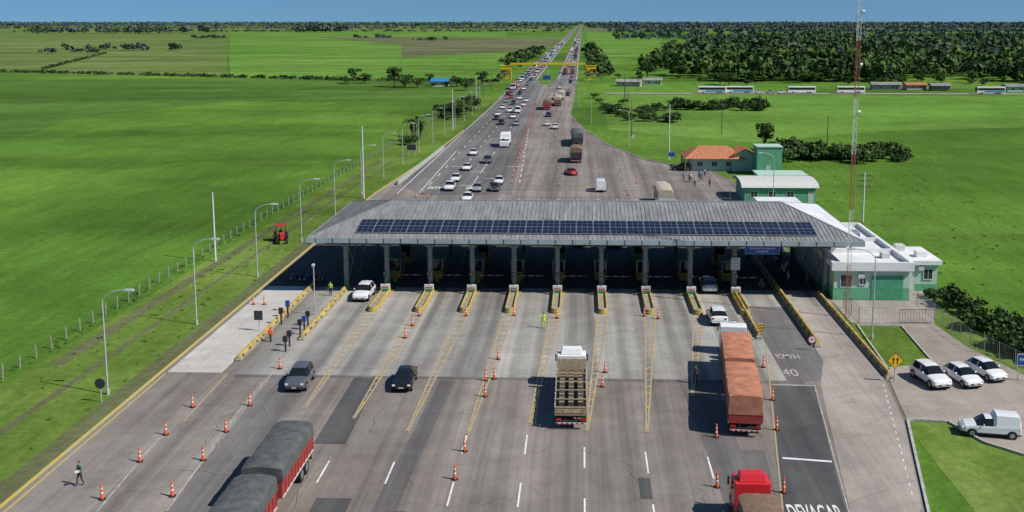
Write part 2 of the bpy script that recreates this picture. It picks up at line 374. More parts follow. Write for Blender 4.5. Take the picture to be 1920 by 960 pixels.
dashes(22.6,66,87,.5,1.3,.09,M['white_line'],.2)
dashes(-12.4,200,300,3.5,7.5,.18,M['white_line'],-.035)
for x in(-30,-26,-21.5): dashes(x,196,510,4,12,.16,M['white_line'])
for x in(-8.5,-4,3,8): dashes(x,172,230 if x>0 else 500,4,12,.14,M['white_faint'])
for x in(-30.2,-8): dashes(x,525,1500,5,14,.2,M['white_line'])
for x in(-35.8,-25.2,-13.2,-3.1): line('lane_marking',[(x,560),(x,3000)],.22,M['white_line'])
line('lane_marking',[(-34.5,186),(-34.4,300),(-34,408),(-35,555)],.16,M['white_line'])
line('lane_marking',[(-21.6,187),(-21.4,230)],.14,M['white_line'])
line('lane_marking',[(-30.5,187),(-31.2,250)],.14,M['white_line'])
for (x,y) in((-24,196),(-24,214),(-20,205),(-16.5,222),(-29,222)): line('lane_marking',[(x,y),(x+3,y)],.35,M['white_line'])
g=random.Random(77)
for k in range(14):
    x=g.uniform(-36,14); y=g.uniform(58,86); b=MB(); a=math.pi/2+g.uniform(-.15,.15) if g.random()<.65 else g.uniform(-.2,.2)
    for j in range(g.randint(6,16)):
        a2=a+g.uniform(-.5,.5); nx=x+math.cos(a2)*.6; ny=y+math.sin(a2)*.6; w=g.uniform(.01,.02); sx_,sy_=-math.sin(a2)*w,math.cos(a2)*w
        if -37<nx<12+(ny-64)*.2: b.poly([(x-sx_,y-sy_),(nx-sx_,ny-sy_),(nx+sx_,ny+sy_),(x+sx_,y+sy_)],.0835,M['crack'])
        x,y=nx,ny
    if b.v: b.obj('road_crack',kind='structure')
def text_mesh(txt,w,h,m):
    cu=bpy.data.curves.new('t','FONT'); cu.body=txt; cu.align_x='CENTER'; cu.align_y='CENTER'; cu.offset=.012
    o=bpy.data.objects.new('t',cu); col.objects.link(o); bpy.context.view_layer.update()
    dg=bpy.context.evaluated_depsgraph_get(); me=bpy.data.meshes.new_from_object(o.evaluated_get(dg))
    dx,dy=o.dimensions.x,o.dimensions.y
    bpy.data.objects.remove(o); me.materials.clear(); me.materials.append(m)
    return me,w/max(dx,.01),h/max(dy,.01)
def ground_text(txt,x,y,w,h,rot=0,m=None):
    me,sx,sy=text_mesh(txt,w,h,m or M['white_line'])
    o=bpy.data.objects.new('road_lettering',me); col.objects.link(o); o.location=(x,y,zk+.002); o.scale=(sx,sy,1); o.rotation_euler=(0,0,rot); o['kind']='structure'
ground_text('DEVAGAR',15.4,63.0,3.5,2.4,m=M['white_line'])
ground_text('KM/H',19.9,94.6,2.2,1.5,m=M['white_faint'])
ground_text('40',19.2,90.0,1.4,1.9,m=M['white_faint'])
ground_text('DEVAGAR',-27.5,193,4.6,3.0,math.pi)
ground_text('40',-21.5,193,1.6,3.0,math.pi)

# ------------------------------------------------------------------ vehicles
WM={}
def add_wheel(root,x,y,r,w):
    k=(round(r,2),round(w,2))
    if k not in WM:
        b=MB(); b.cyl((-w/2,0,0),(w/2,0,0),r,r,M['black'],16)
        for s in(-1,1): b.cyl((s*w/2,0,0),(s*(w/2+.012),0,0),r*.62,r*.55,M['rim'],10)
        o=b.obj('wheel'); WM[k]=o.data; bpy.data.objects.remove(o)
    o=bpy.data.objects.new('wheel',WM[k]); col.objects.link(o); o.parent=root; o.location=(x,y,r)
CARS={
'hatchback':dict(L=4.0,W=1.72,st=[(0,.38,.62,.66,.78,.6,''),(.02,.28,.85,.9,.84,.66,''),(.06,.24,.96,1.03,.86,.66,'R'),(.17,.22,.97,1.42,.86,.56,'p'),(.19,.22,.97,1.44,.86,.56,'s'),(.42,.22,.95,1.49,.86,.57,'p'),(.445,.22,.95,1.49,.86,.57,'s'),(.57,.22,.93,1.44,.86,.56,'W'),(.74,.22,.92,.98,.86,.68,''),(.76,.22,.91,.96,.86,.68,''),(.93,.22,.78,.84,.83,.62,''),(.985,.26,.62,.68,.76,.55,''),(1,.34,.5,.54,.68,.5,'')],r=.31,ax=(.17,.82)),
'sedan':dict(L=4.4,W=1.76,st=[(0,.38,.66,.7,.78,.6,''),(.02,.28,.88,.93,.84,.66,''),(.13,.24,.94,1.0,.88,.68,'R'),(.27,.22,.95,1.40,.88,.56,'p'),(.29,.22,.95,1.42,.88,.56,'s'),(.46,.22,.94,1.46,.88,.57,'p'),(.48,.22,.94,1.46,.88,.57,'s'),(.57,.22,.93,1.42,.88,.56,'W'),(.72,.22,.92,.97,.88,.68,''),(.74,.22,.9,.95,.88,.68,''),(.93,.22,.76,.82,.84,.62,''),(.985,.26,.62,.67,.77,.55,''),(1,.34,.5,.54,.7,.5,'')],r=.32,ax=(.19,.82)),
'suv':dict(L=4.4,W=1.84,st=[(0,.42,.7,.74,.82,.66,''),(.015,.32,.95,1.0,.88,.7,''),(.04,.28,1.05,1.12,.9,.7,'R'),(.12,.27,1.07,1.58,.92,.64,'p'),(.14,.27,1.07,1.61,.92,.64,'s'),(.4,.27,1.04,1.66,.92,.64,'p'),(.425,.27,1.04,1.66,.92,.64,'s'),(.56,.27,1.02,1.6,.92,.62,'W'),(.71,.27,1.02,1.08,.92,.74,''),(.73,.27,1.0,1.06,.92,.74,''),(.93,.27,.9,.96,.89,.68,''),(.985,.3,.7,.76,.84,.6,''),(1,.38,.56,.6,.76,.56,'')],r=.36,ax=(.17,.82)),
'wagon_van':dict(L=4.4,W=1.75,st=[(0,.4,.8,.84,.8,.7,''),(.012,.3,1.0,1.05,.85,.72,''),(.03,.26,1.05,1.7,.87,.7,'q'),(.05,.26,1.05,1.78,.87,.7,'q'),(.42,.24,1.0,1.8,.87,.7,'q'),(.44,.24,.98,1.7,.87,.64,'q'),(.47,.24,.95,1.5,.87,.58,'s'),(.6,.24,.94,1.46,.87,.57,'W'),(.75,.24,.92,.98,.87,.68,''),(.93,.24,.78,.84,.84,.62,''),(.985,.28,.62,.68,.77,.55,''),(1,.34,.5,.54,.7,.5,'')],r=.31,ax=(.16,.82)),
'van':dict(L=5.0,W=1.95,st=[(0,.4,1.0,1.04,.93,.86,''),(.01,.34,1.2,1.26,.95,.86,'q'),(.02,.32,1.25,2.15,.96,.82,'q'),(.04,.3,1.25,2.25,.96,.82,'q'),(.6,.3,1.2,2.25,.96,.82,'p'),(.62,.3,1.18,2.24,.96,.82,'s'),(.74,.3,1.15,2.12,.96,.78,'W'),(.88,.3,1.1,1.25,.95,.8,''),(.97,.34,.85,1.0,.9,.7,''),(1,.4,.6,.66,.84,.6,'')],r=.34,ax=(.18,.82)),
}
def build_car(kind,merged=False):
    d=CARS[kind]; L=d['L']; st=d['st']
    body=MB(); wl=MB(); wr=MB(); wsh=MB(); rw=MB(); paint=paints['white']
    if merged: wl=wr=wsh=rw=body
    rings=[]
    for (t,zb,be,tp,w,wt,fl) in st:
        y=(t-.5)*L; c=.04 if tp>1.2 else .03
        half=[(w*.9,zb),(w,zb+.16),(w*1.0,be-.14),(w*.96,be),(wt,tp-.02),(wt*.8,tp+.01)]
        rings.append([(x,y,z) for x,z in half]+[(0,y,tp+c)]+[(-x,y,z) for x,z in reversed(half)])
    n=len(rings[0]); body.mi(paint)
    body.box(-.6,.6,-L*.42,L*.42,.2,.34,M['black'])
    for i in range(len(st)-1):
        fl=st[i][6]
        for j in range(n-1):
            jj=j if j<6 else 12-1-j
            q=[rings[i][j],rings[i+1][j],rings[i+1][j+1],rings[i][j+1]]
            tgt,m=body,paint
            if jj==3 and fl in('s','R','W'): tgt,m=(wl if j<6 else wr),M['glass']
            if jj in(4,5) and fl=='R': tgt,m=rw,M['glass']
            if jj in(4,5) and fl=='W': tgt,m=wsh,M['glass']
            if jj==0: m=M['blk_plastic'] if tgt is body else m
            tgt.add(q,[(3,2,1,0)],m)
    for r_,fl in((rings[0],1),(rings[-1],0)):
        body.add(r_,[tuple(range(n)) if fl else tuple(reversed(range(n)))],paint)
    rr=d['r']; W=st[5][4]
    for a in d['ax']:
        y=(a-.5)*L
        for s in(-1,1): body.cyl((s*(W-.15),y,rr),(s*(W+.008),y,rr),rr+.07,rr+.07,M['black'],14)
    fr=MB() if not merged else body; fr.box(-.42,.42,L/2-.03,L/2+.012,.42,.56,M['blk_plastic'])
    def lamps(m,y,z,nm,root):
        for s in(-1,1):
            b=MB() if not merged else body
            b.box(s*.66-.13,s*.66+.13,y-.06,y+.05,z-.07,z+.07,m)
            if not merged: b.obj(nm,root,bevel=.02)
    if merged:
        lamps(M['lamp'],L/2-.08,.66,'headlight',None); lamps(M['redlamp'],-L/2+.03,.85,'taillight',None)
        for a in d['ax']:
            for s in(-1,1):
                body.cyl((s*(W-.2),(a-.5)*L,rr),(s*(W+.02),(a-.5)*L,rr),rr,rr,M['black'],10)
                body.cyl((s*(W+.02),(a-.5)*L,rr),(s*(W+.03),(a-.5)*L,rr),rr*.6,rr*.5,M['rim'],8)
        return body.obj('car',smooth=True)
    root=thing('car','x','car')
    body.obj('body',root,smooth=True); wl.obj('side_window',root,smooth=True); wr.obj('side_window',root,smooth=True); wsh.obj('windshield',root,smooth=True)
    if rw.v: rw.obj('rear_window',root,smooth=True)
    fr.obj('grille',root)
    lamps(M['lamp'],L/2-.1,st[-2][3],'headlight',root); lamps(M['redlamp'],-L/2+.03,st[1][2]-.05,'taillight',root)
    boxpart('licence_plate',root,-.2,.2,-L/2-.012,-L/2+.02,.5,.62,M['off'])
    boxpart('licence_plate',root,-.2,.2,L/2+.013,L/2+.03,.44,.54,M['off'])
    wy=[(s_[0]-.5)*L for s_ in st if s_[6]=='W'][0]
    for s in(-1,1): boxpart('wing_mirror',root,s*(W+.1)-.09,s*(W+.1)+.09,wy+.12,wy+.2,st[5][2],st[5][2]+.14,paint,bevel=.02)
    for a in d['ax']:
        for s in(-1,1): add_wheel(root,s*(W-.09),(a-.5)*L,rr,.22)
    return root
CC={}
KW={'hatchback':'hatchback','sedan':'sedan','suv':'SUV','wagon_van':'small panel van','van':'van'}
def car(kind,paint,x,y,deg,label,group=None,merged=False,z=.08):
    k=(kind,merged); nm='van' if 'van' in kind else 'car'
    if k not in CC:
        o=build_car(kind,merged); CC[k]=o
        for q in [o]+list(o.children):
            for i,sl in enumerate(q.material_slots):
                if q.data.materials[i].name.startswith('paint_'): sl.link='OBJECT'; sl.material=paints[paint]
        o.location=(x,y,z); o.rotation_euler=(0,0,rad(deg))
    else: o=dup(CC[k],(x,y,z),rad(deg),paint=paints[paint])
    o.name=nm; o['label']=label; o['category']=nm
    if group: o['group']=group
    elif 'group' in o: del o['group']
    return o
car('suv','grey',-24.9,85.6,182,'dark grey SUV with headlights towards the open lanes')
car('sedan','black',-15.6,85.9,181,'black sedan driving on worn asphalt lane')
car('suv','white',-25.3,114.2,178,'white SUV leaving the toll lane beside yellow island')
car('suv','white',14.6,106.2,0,'white SUV approaching the toll booth')
car('suv','silver',15.2,119.0,0,'silver SUV entering the shaded toll lane')
car('suv','white',31.2,88.0,191,'white car parked on the dirt lot','cars parked beside the admin gate')
car('hatchback','white',34.1,88.2,192,'white hatchback parked on the dirt lot','cars parked beside the admin gate')
car('hatchback','white',36.8,89.8,195,'white hatchback parked by the lot edge','cars parked beside the admin gate')
car('wagon_van','white',31.9,76.6,80,'white box-backed utility car parked by the kerb',z=.07)
mid=[('suv','white',-25.2,190.7,180),('hatchback','white',-25.4,201.5,180),('sedan','white',-24.9,217,180),('sedan','white',-26.1,242,180),('hatchback','silver',-19.8,189.6,180),('sedan','darkgrey',-16.5,190.4,180),('hatchback','white',-16.4,198.4,180),('suv','grey',-21.5,228.4,180),('suv','black',-25.2,315,180),('hatchback','black',-28,330,180),('sedan','silver',-20.3,313,180),('van','white',-22.6,356,180),('suv','white',-25.6,358,180),('sedan','white',-22.3,385,180),('van','white',3.6,191,0),('sedan','red',-2.3,211,20),('hatchback','white',-10.7,312,0),('suv','white',-8,303,0),('suv','blue',-11.3,342,0),('suv','black',21.7,218,75),
('hatchback','white',-20.5,179,180),('sedan','white',-28.8,345,180),('hatchback','white',-29.3,372,180),('suv','darkgrey',-26.6,392,180),('sedan','white',-22.3,405,180),('hatchback','silver',-30,402,180),('suv','white',-25.8,418,180),('sedan','red',-29.7,424,180),('sedan','white',-22.9,336,180),('suv','darkgrey',4.9,143,0),('sedan','darkgrey',-.3,143.5,0),('suv','silver',-14.8,139,180)]
for k,p,x,y,r in mid:
    car(k,p,x,y,r,('%s %s %s'%({'darkgrey':'dark grey'}.get(p,p),KW[k],'queuing towards the toll plaza' if r==180 else 'driving away past the toll canopy')),'cars near the toll plaza')
def tarp(b,x,y0,y1,z0,z1,m,w=1.3,bulge=.22,seed=0):
    n=max(6,int((y1-y0)/.4)); rr=random.Random(seed); rings=[]
    for i in range(n+1):
        y=y0+(y1-y0)*i/n; k=(.07 if i%3==0 else -.05)+rr.uniform(-.03,.03); s1=rr.uniform(-.03,.02)
        e=.06 if i in(0,n) else 0
        rings.append([(x-w-.02+s1,y,z0+rr.uniform(-.05,.05)),(x-w+e+s1,y,z1-.05),(x-w*.72,y,z1+bulge*.65+k-e),(x-w*.3,y,z1+bulge+k-e),(x+w*.3,y,z1+bulge+k*.6-e),(x+w*.72,y,z1+bulge*.6+k-e),(x+w-e-s1,y,z1-.05),(x+w+.02-s1,y,z0+rr.uniform(-.05,.05))])
    vs=[p for r in rings for p in r]; fs=[]
    for i in range(n):
        for j in range(7): fs.append((i*8+j,(i+1)*8+j,(i+1)*8+j+1,i*8+j+1)[::-1])
    fs.append(tuple(range(8))); fs.append(tuple(n*8+j for j in reversed(range(8))))
    b.add(vs,fs,m)
def cab_over(root,m,y,L=2.2,W=1.25,H=2.9,deflector=True):
    b=MB()
    prof=[(y,.55),(y,H*.98),(y+.5,H),(y+L-.55,H*.96),(y+L-.12,1.75),(y+L,1.35),(y+L,.4),(y+L-.2,.32),(y+.1,.4)]
    n=len(prof); vs=[(-W,p,z) for p,z in prof]+[(W,p,z) for p,z in prof]
    b.add(vs,[tuple(range(n)),tuple(range(2*n-1,n-1,-1))]+[(i+n,(i+1)%n+n,(i+1)%n,i) for i in range(n)],m)
    if deflector: b.box(-.95,.95,y+.15,y+1.3,H-.02,H+.5,m,.12,.25)
    b.box(-.3,.3,y+1.45,y+1.75,H-.02,H+.06,M['blk_plastic'])
    b.obj('cab',root,bevel=.06)
    w=MB(); yy0,z0,yy1,z1=y+L-.53,H*.9,y+L-.17,1.85
    P=lambda t,o:(yy0+(yy1-yy0)*t+o,z0+(z1-z0)*t+o*.25)
    a=P(0,.05);c=P(1,.05)
    w.add([(-W*.88,a[0],a[1]),(W*.88,a[0],a[1]),(W*.93,c[0],c[1]),(-W*.93,c[0],c[1])],[(0,3,2,1)],M['glass']); w.obj('windshield',root)
    for s in(-1,1):
        boxpart('side_window',root,s*(W+.0),s*(W+.012),y+.8,y+L-.5,1.75,H*.86,M['glass'])
        w=MB(); w.box(s*(W+.16)-.06,s*(W+.16)+.06,y+L-.25,y+L-.1,1.8,2.4,M['blk_plastic']); w.beam((s*W,y+L-.2,2.3),(s*(W+.14),y+L-.18,2.3),.05,.05,M['blk_plastic']); w.obj('wing_mirror',root)
        boxpart('headlight',root,s*.95-.2,s*.95+.2,y+L-.02,y+L+.02,.65,.85,M['lamp'])
def chassis(root,y0,y1,axles,m=None):
    b=MB(); m=m or M['steel_dk']
    for s in(-1,1): b.box(s*.45-.06,s*.45+.06,y0,y1,.75,1.0,m)
    for y in axles: b.cyl((-1.1,y,.5),(1.1,y,.5),.07,.07,m,8)
    b.box(-1.2,1.2,y0-.02,y0+.12,.45,.75,m)
    for s in(-1,1):
        for y in axles: b.box(s*1.0-.25,s*1.0+.25,y-.25,y+.25,1.04,1.08,M['black'])
    b.obj('chassis',root)
    for y in axles:
        for s in(-1,1): add_wheel(root,s*1.03,y,.5,.42)
def rear_end(root,y0):
    for s in(-1,1): boxpart('taillight',root,s*.95-.2,s*.95+.2,y0-.03,y0,.75,.95,M['redlamp'])
    w=MB(); w.box(-1.2,1.2,y0-.09,y0-.04,.5,.62,M['off'])
    for i in range(6): w.box(-1.2+i*.4,-1.0+i*.4,y0-.1,y0-.091,.5,.62,M['redlamp'])
    w.obj('rear_bumper',root)
def trailer(root,y0,y1,axles,side_m,tarp_m,zs=1.1,zt=3.1,seed=1,tail=True,low=None,bulge=.28,tw=1.36):
    b=MB(); b.box(-1.3,1.3,y0,y1,zs,zs+.18,side_m); zl=low or (zt-.75)
    for s in(-1,1):
        b.box(s*1.22,s*1.3,y0,y1,zs+.18,zl,side_m)
        y=y0+.1
        while y<y1: b.box(s*1.3,s*1.35,y-.04,y+.04,zs+.05,zl,side_m); y+=.75
        b.box(s*1.3,s*1.345,y0,y1,zs,zs+.1,M['off'])
    b.box(-1.22,1.22,y0,y0+.06,zs+.18,zl,side_m); b.box(-1.22,1.22,y1-.06,y1,zs+.18,zl,side_m)
    b.obj('trailer_body',root)
    t=MB(); tarp(t,0,y0-.03,y1+.03,zl-.12,zt,tarp_m,tw,bulge,seed); t.obj('tarpaulin',root,smooth=True)
    chassis(root,y0+.05,y1,axles)
    if tail: rear_end(root,y0)
t=thing('truck','double-trailer truck with red sides and grey tarpaulins','truck',(-20.7,69.4,.08),math.pi)
trailer(t,0,7.6,[1.5,2.75],M['truck_red'],M['tarp_grey'],seed=3,zt=3.15,bulge=.18)
trailer(t,8.8,16.6,[10.4,11.65],M['truck_red'],M['tarp_grey'],seed=4,zt=3.15,tail=False,bulge=.18)
chassis(t,16,20.5,[16.8,18.0,20.3]); cab_over(t,M['off'],18.6)
t=thing('truck','double-trailer truck with orange tarpaulins and white cab','truck',(12.75,75.3,.08),rad(-5.6))
trailer(t,0,8.2,[1.3,2.5],M['truck_red'],M['tarp_orange'],seed=5,zt=3.3,low=1.9,bulge=.06,tw=1.3)
trailer(t,8.9,16.6,[10.3,11.5],M['truck_red'],M['tarp_orange'],seed=6,zt=3.3,tail=False,low=1.9,bulge=.06,tw=1.3)
chassis(t,16.2,21.6,[17.5,18.7,21.2]); cab_over(t,M['white'],19.6,deflector=False)
t=thing('truck','bright red cab-over truck pulling a brown covered trailer','truck',(11.05,46.6,.08),rad(0)); t.scale=(.94,.94,.94)
trailer(t,0,14.4,[1.2,2.4,3.6],M['truck_red'],M['tarp_brown'],seed=8,zt=2.85,bulge=.1,tw=1.28)
chassis(t,13.5,18.6,[14.5,15.7,18.0]); cab_over(t,M['redbright'],16.0,L=2.3,H=2.9,W=1.22)
t=thing('truck','white flatbed truck carrying long dark beams','truck',(-.75,76.3,.08),rad(.4))
b=MB(); b.box(-1.28,1.28,0,8.6,1.15,1.32,M['wood'])
for s in(-1,1):
    for k in range(3): b.box(s*1.24,s*1.29,0.05,8.6,1.42+k*.2,1.55+k*.2,M['wood_tan'])
    y=.1
    while y<8.6: b.box(s*1.27-.05,s*1.27+.05,y-.05,y+.05,1.2,2.1,M['off']); y+=1.2
b.box(-1.28,1.28,8.5,8.62,1.3,2.9,M['wood_tan'])
for k in range(3): b.box(-1.24,1.24,0,.06,1.38+k*.2,1.5+k*.2,M['wood_tan'])
b.obj('cargo_bed',t)
for i,x in enumerate((-.75,0,.75)):
    for k in range(2):
        b=MB(); b.box(x-.22,x+.22,.5+.1*i,8.2,1.34+k*.34,1.64+k*.34,M['beam'])
        for q in range(9): b.box(x-.2,x+.2,.8+q*.85,.92+q*.85,1.645+k*.34,1.665+k*.34,M['wood_tan'])
        b.obj('cargo_beam',t)
for q in range(4):
    b=MB(); b.box(-1.2,1.2,1.2+q*2.0,1.28+q*2.0,2.02,2.08,M['wood_tan']); b.obj('cross_slat',t)
chassis(t,.1,11.6,[1.6,2.85,8.9,10.3]); rear_end(t,0); cab_over(t,M['white'],9.2,H=3.0)
def mid_truck(x,y,deg,side,tp,L,cabm,label,zt=3.3,group='trucks near the toll plaza'):
    t=thing('truck',label,'truck',(x,y,.08),rad(deg),group)
    trailer(t,0,L,[1.2,2.4] if L<9 else [1.2,2.4,3.6],side,tp,seed=int(abs(x*7)),zt=zt)
    chassis(t,L-.5,L+2.6,[L+.4,L+2.1] if L>9 else [L+1.6]); cab_over(t,cabm,L+.5); return t
mid_truck(14.3,170,0,M['off'],M['tarp_beige'],9,M['off'],'beige covered truck leaving the canopy')
mid_truck(-1.3,228,0,M['steel_dk'],M['tarp_brown'],6.2,M['steel_dk'],'short brown covered truck on open asphalt')
mid_truck(-1,258,2,M['steel_dk'],M['tarp_grey'],14,M['off'],'long grey covered truck on open asphalt')
mid_truck(-12.8,366,0,M['truck_red'],M['tarp_brown'],12,M['redbright'],'dark red covered truck in the merging queue')
mid_truck(-9.3,384,0,M['tarp_brown'],M['tarp_beige'],12,M['off'],'brown truck with beige cover in the queue')
mid_truck(-8.6,412,0,M['off'],M['tarp_beige'],12,M['white'],'pale covered truck in the queue')
t=thing('truck','white box truck heading towards the toll','truck',(-19.8,263.5,.08),math.pi)
boxpart('cargo_box',t,-1.2,1.2,0,5.6,.9,3.3,M['white'],bevel=.05)
chassis(t,.1,7.3,[1.5,6.4]); cab_over(t,M['white'],5.75,L=1.9,W=1.15,H=2.5,deflector=False)
cols=['white']*9+['silver']*4+['grey','black','darkgrey','red','blue','beige']
def far_truck(m1,m2):
    b=MB(); b.box(-1.28,1.28,-6.5,4,1.0,2.7,m1); tarp(b,0,-6.5,4,2.6,3.2,m2,1.32,.25,3)
    b.box(-1.2,1.2,4.5,6.5,.5,2.95,paints['white'],0,.1); b.box(-1.1,1.1,6.42,6.55,1.7,2.6,M['glass'])
    b.box(-.5,.5,-6.3,6.2,.7,1,M['steel_dk'])
    for y in(-5.5,-4.2,3.4,5.8):
        for s in(-1,1): b.cyl((s*.85,y,.5),(s*1.24,y,.5),.5,.5,M['black'],10)
    return b
FT=[far_truck(M['truck_red'],M['tarp_brown']),far_truck(M['steel_dk'],M['tarp_grey']),far_truck(M['off'],M['tarp_beige']),far_truck(M['white'],M['white'])]
FTm=[None]*4
def place_far_truck(x,y,deg):
    i=R.randrange(4)
    if FTm[i] is None: o=FT[i].obj('truck'); FTm[i]=o
    else: o=FTm[i].copy(); col.objects.link(o)
    o.location=(x,y,.08); o.rotation_euler=(0,0,rad(deg))
    o['label']=['dark red covered truck in the highway queue','grey covered truck in the highway queue','beige covered truck in the highway queue','white box truck in the highway queue'][i]; o['category']='truck'; o['group']='vehicles queuing on the highway'
for xs,dens,tp,y1,deg in(((-32.4,-27.6),8,.13,1750,180),((-10.8,-6.2),22,.2,1650,0)):
    for x in xs:
        y=438+R.random()*8
        while y<y1:
            if R.random()<tp: place_far_truck(x+R.uniform(-.3,.3),y+5,deg); y+=18
            else:
                p=R.choice(cols); k=R.choice(['hatchback','sedan','suv','suv','hatchback'])
                car(k,p,x+R.uniform(-.3,.3),y,deg,'%s %s in the highway queue'%({'darkgrey':'dark grey'}.get(p,p),KW[k]),'vehicles queuing on the highway',True); y+=6.5
            y+=R.expovariate(1/dens)+(2 if y<900 else 4)
def bus(x,y,deg,stripe,label):
    t=thing('bus',label,'bus',(x,y,.02),rad(deg),'buses parked on the dirt road')
    boxpart('body',t,-1.25,1.25,-6.2,6.2,.45,3.3,paints['white'] if stripe!='dark' else M['steel_dk'],bevel=.12)
    for s in(-1,1): boxpart('side_window',t,s*1.25,s*1.262,-5.9,5.9,1.7,2.75,M['glass'])
    boxpart('windshield',t,-1.1,1.1,6.2,6.215,1.3,2.9,M['glass'])
    if stripe=='blue':
        for s in(-1,1): boxpart('stripe',t,s*1.25,s*1.26,-5.9,3,.8,1.5,M['blue_tarp'])
    for yy in(-3.8,-2.6,3.9):
        for s in(-1,1): add_wheel(t,s*1.08,yy,.5,.36)
bus(58,456,90,'blue','white bus with blue stripe parked on dirt road'); bus(70.5,457.5,90,'blue','white bus with blue stripe parked on dirt road')
bus(98,457,92,'white','plain white bus parked on dirt road'); bus(120,458,90,'white','plain white bus parked on dirt road')
bus(181,456,90,'blue','white and blue bus parked by houses')
for x in(79,84,89): car('hatchback',R.choice(['white','silver','grey']),x,456,90+R.uniform(-10,10),'small car parked along the dirt road','cars parked on the dirt road',True)

# ------------------------------------------------------------------ canopy
C=thing('toll_canopy','long grey hipped metal canopy spanning the toll lanes','toll plaza canopy',(0,127,0))
Y=lambda y:y-127
x0,x1,yf,yr,ze=-32,32.4,115,139,7.0; zr=9.4; rx0,rx1=-24,25.2
A=(x0,Y(yf),ze);B=(x1,Y(yf),ze);Cc=(x1,Y(yr),ze);D=(x0,Y(yr),ze);E=(rx0,0,zr);F=(rx1,0,zr)
b=MB(); b.add([A,B,F,E],[(0,1,2,3)],M['roof']); b.add([Cc,D,E,F],[(0,1,2,3)],M['roof']); b.add([A,E,D],[(0,1,2)],M['roof'])
x=x0+.4
while x<x1-.2:
    t=(x-x0)/(rx0-x0) if x<rx0 else ((x1-x)/(x1-rx1) if x>rx1 else 1)
    b.beam((x,Y(yf),ze+.02),(x,Y(yf)+12*t,ze+2.4*t+.02),.09,.07,M['roof'])
    b.beam((x,Y(yr),ze+.02),(x,Y(yr)-12*t,ze+2.4*t+.02),.09,.07,M['roof']); x+=.5
y=yf+.4
while y<yr-.3:
    t=1-abs(y-127)/12; b.beam((x0,Y(y),ze+.02),(x0+(rx0-x0)*t,Y(y),ze+2.4*t+.02),.08,.06,M['roof']); y+=.6
b.obj('roof',C)
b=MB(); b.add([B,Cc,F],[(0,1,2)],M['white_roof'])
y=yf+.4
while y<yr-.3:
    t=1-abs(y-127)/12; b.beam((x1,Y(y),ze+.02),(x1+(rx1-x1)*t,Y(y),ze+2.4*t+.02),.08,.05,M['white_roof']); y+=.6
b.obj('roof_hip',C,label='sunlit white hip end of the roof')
b=MB(); b.beam(E,F,.5,.12,M['steel'])
for p,q in((A,E),(D,E),(B,F),(Cc,F)): b.beam(p,q,.22,.1,M['steel'])
b.obj('ridge_cap',C)
fm=mat('fascia_paint',(.36,.41,.43),.5,.1,.12,scale=.6)
b=MB(); b.box(x0-.1,x1+.1,Y(yf)-.15,Y(yf),6.4,7.0,fm); b.box(x0-.1,x1+.1,Y(yr),Y(yr)+.15,6.4,7.0,fm)
b.box(x0-.15,x0,Y(yf),Y(yr),6.4,7.0,fm); b.box(x1,x1+.15,Y(yf),Y(yr),6.4,7.0,fm)
for k in range(32): b.box(x0+1+k*2-.05,x0+1+k*2+.05,Y(yf)-.17,Y(yf)-.151,6.45,6.95,M['steel_dk'])
b.obj('fascia',C)
b=MB(); b.box(x0,x1,Y(yf),Y(yr),6.42,6.48,M['steel_dk'])
for k in range(0,66,3): b.box(x0+k-.06,x0+k+.06,Y(yf)+.3,Y(yr)-.3,6.15,6.41,M['steel_dk'])
b.obj('ceiling',C)
b=MB(); b.box(-30.5,31,Y(117.2),Y(118.2),5.75,6.36,M['steel_dk']); b.box(-30.5,31,Y(136),Y(137),5.75,6.36,M['steel_dk']); b.obj('girder',C)
colm=mat('column_concrete',(.24,.25,.24),.8,var=.2)
for i,x in enumerate([-28.1]+IX+[22.8,28.8]):
    for y in(117.7,136.5):
        if i==10 and y<120: continue
        b=MB(); ww=.24
        b.box(x-ww,x+ww,Y(y)-.3,Y(y)+.3,.05,5.75,colm)
        b.box(x-ww-.02,x+ww+.02,Y(y)-.32,Y(y)+.32,.05,1.3,M['green'])
        b.box(x-.34,x-.26,Y(y)-.12,Y(y)+.12,1.3,5.5,M['steel_dk'])
        b.box(x-.45,x+.45,Y(y)-.4,Y(y)+.4,5.4,5.74,colm)
        b.obj('column',C,bevel=.03)
    if i in(0,11):
        for k in range(3):
            b=MB(); b.beam((x,Y(118+k*6.2),.3),(x,Y(118+k*6.2+6),5.6),.12,.12,M['steel']); b.beam((x,Y(118+k*6.2+6),.3),(x,Y(118+k*6.2),5.6),.12,.12,M['steel']); b.obj('side_bracing',C)
rustm=mat('rusty_frame_steel',(.25,.21,.18),.7,var=.3)
G=thing('sign_frame','thin rusty lattice frame standing on the canopy ridge','metal frame',(3.5,127.8,9.2))
b=MB()
for z in(.5,1.45): b.beam((-15,0,z),(15.5,0,z),.045,.045,rustm)
for k in range(17):
    x=-15+k*1.9; b.beam((x,0,0),(x,0,1.5),.04,.04,rustm)
b.obj('lattice',G)
b=MB()
for k in range(12):
    x=-14+k*2.5; b.beam((x,-.1,.3),(x-1.1,-6.2,-.95),.05,.04,M['off']); b.beam((x,-.1,.3),(x+1.1,-6.2,-.95),.05,.04,M['off'])
b.obj('strut',G)
Sg=thing('solar_panel_array','long double row of dark solar panels on the roof','solar panels',(0,115,7.0))
sl=math.atan2(2.4,12); pm=None
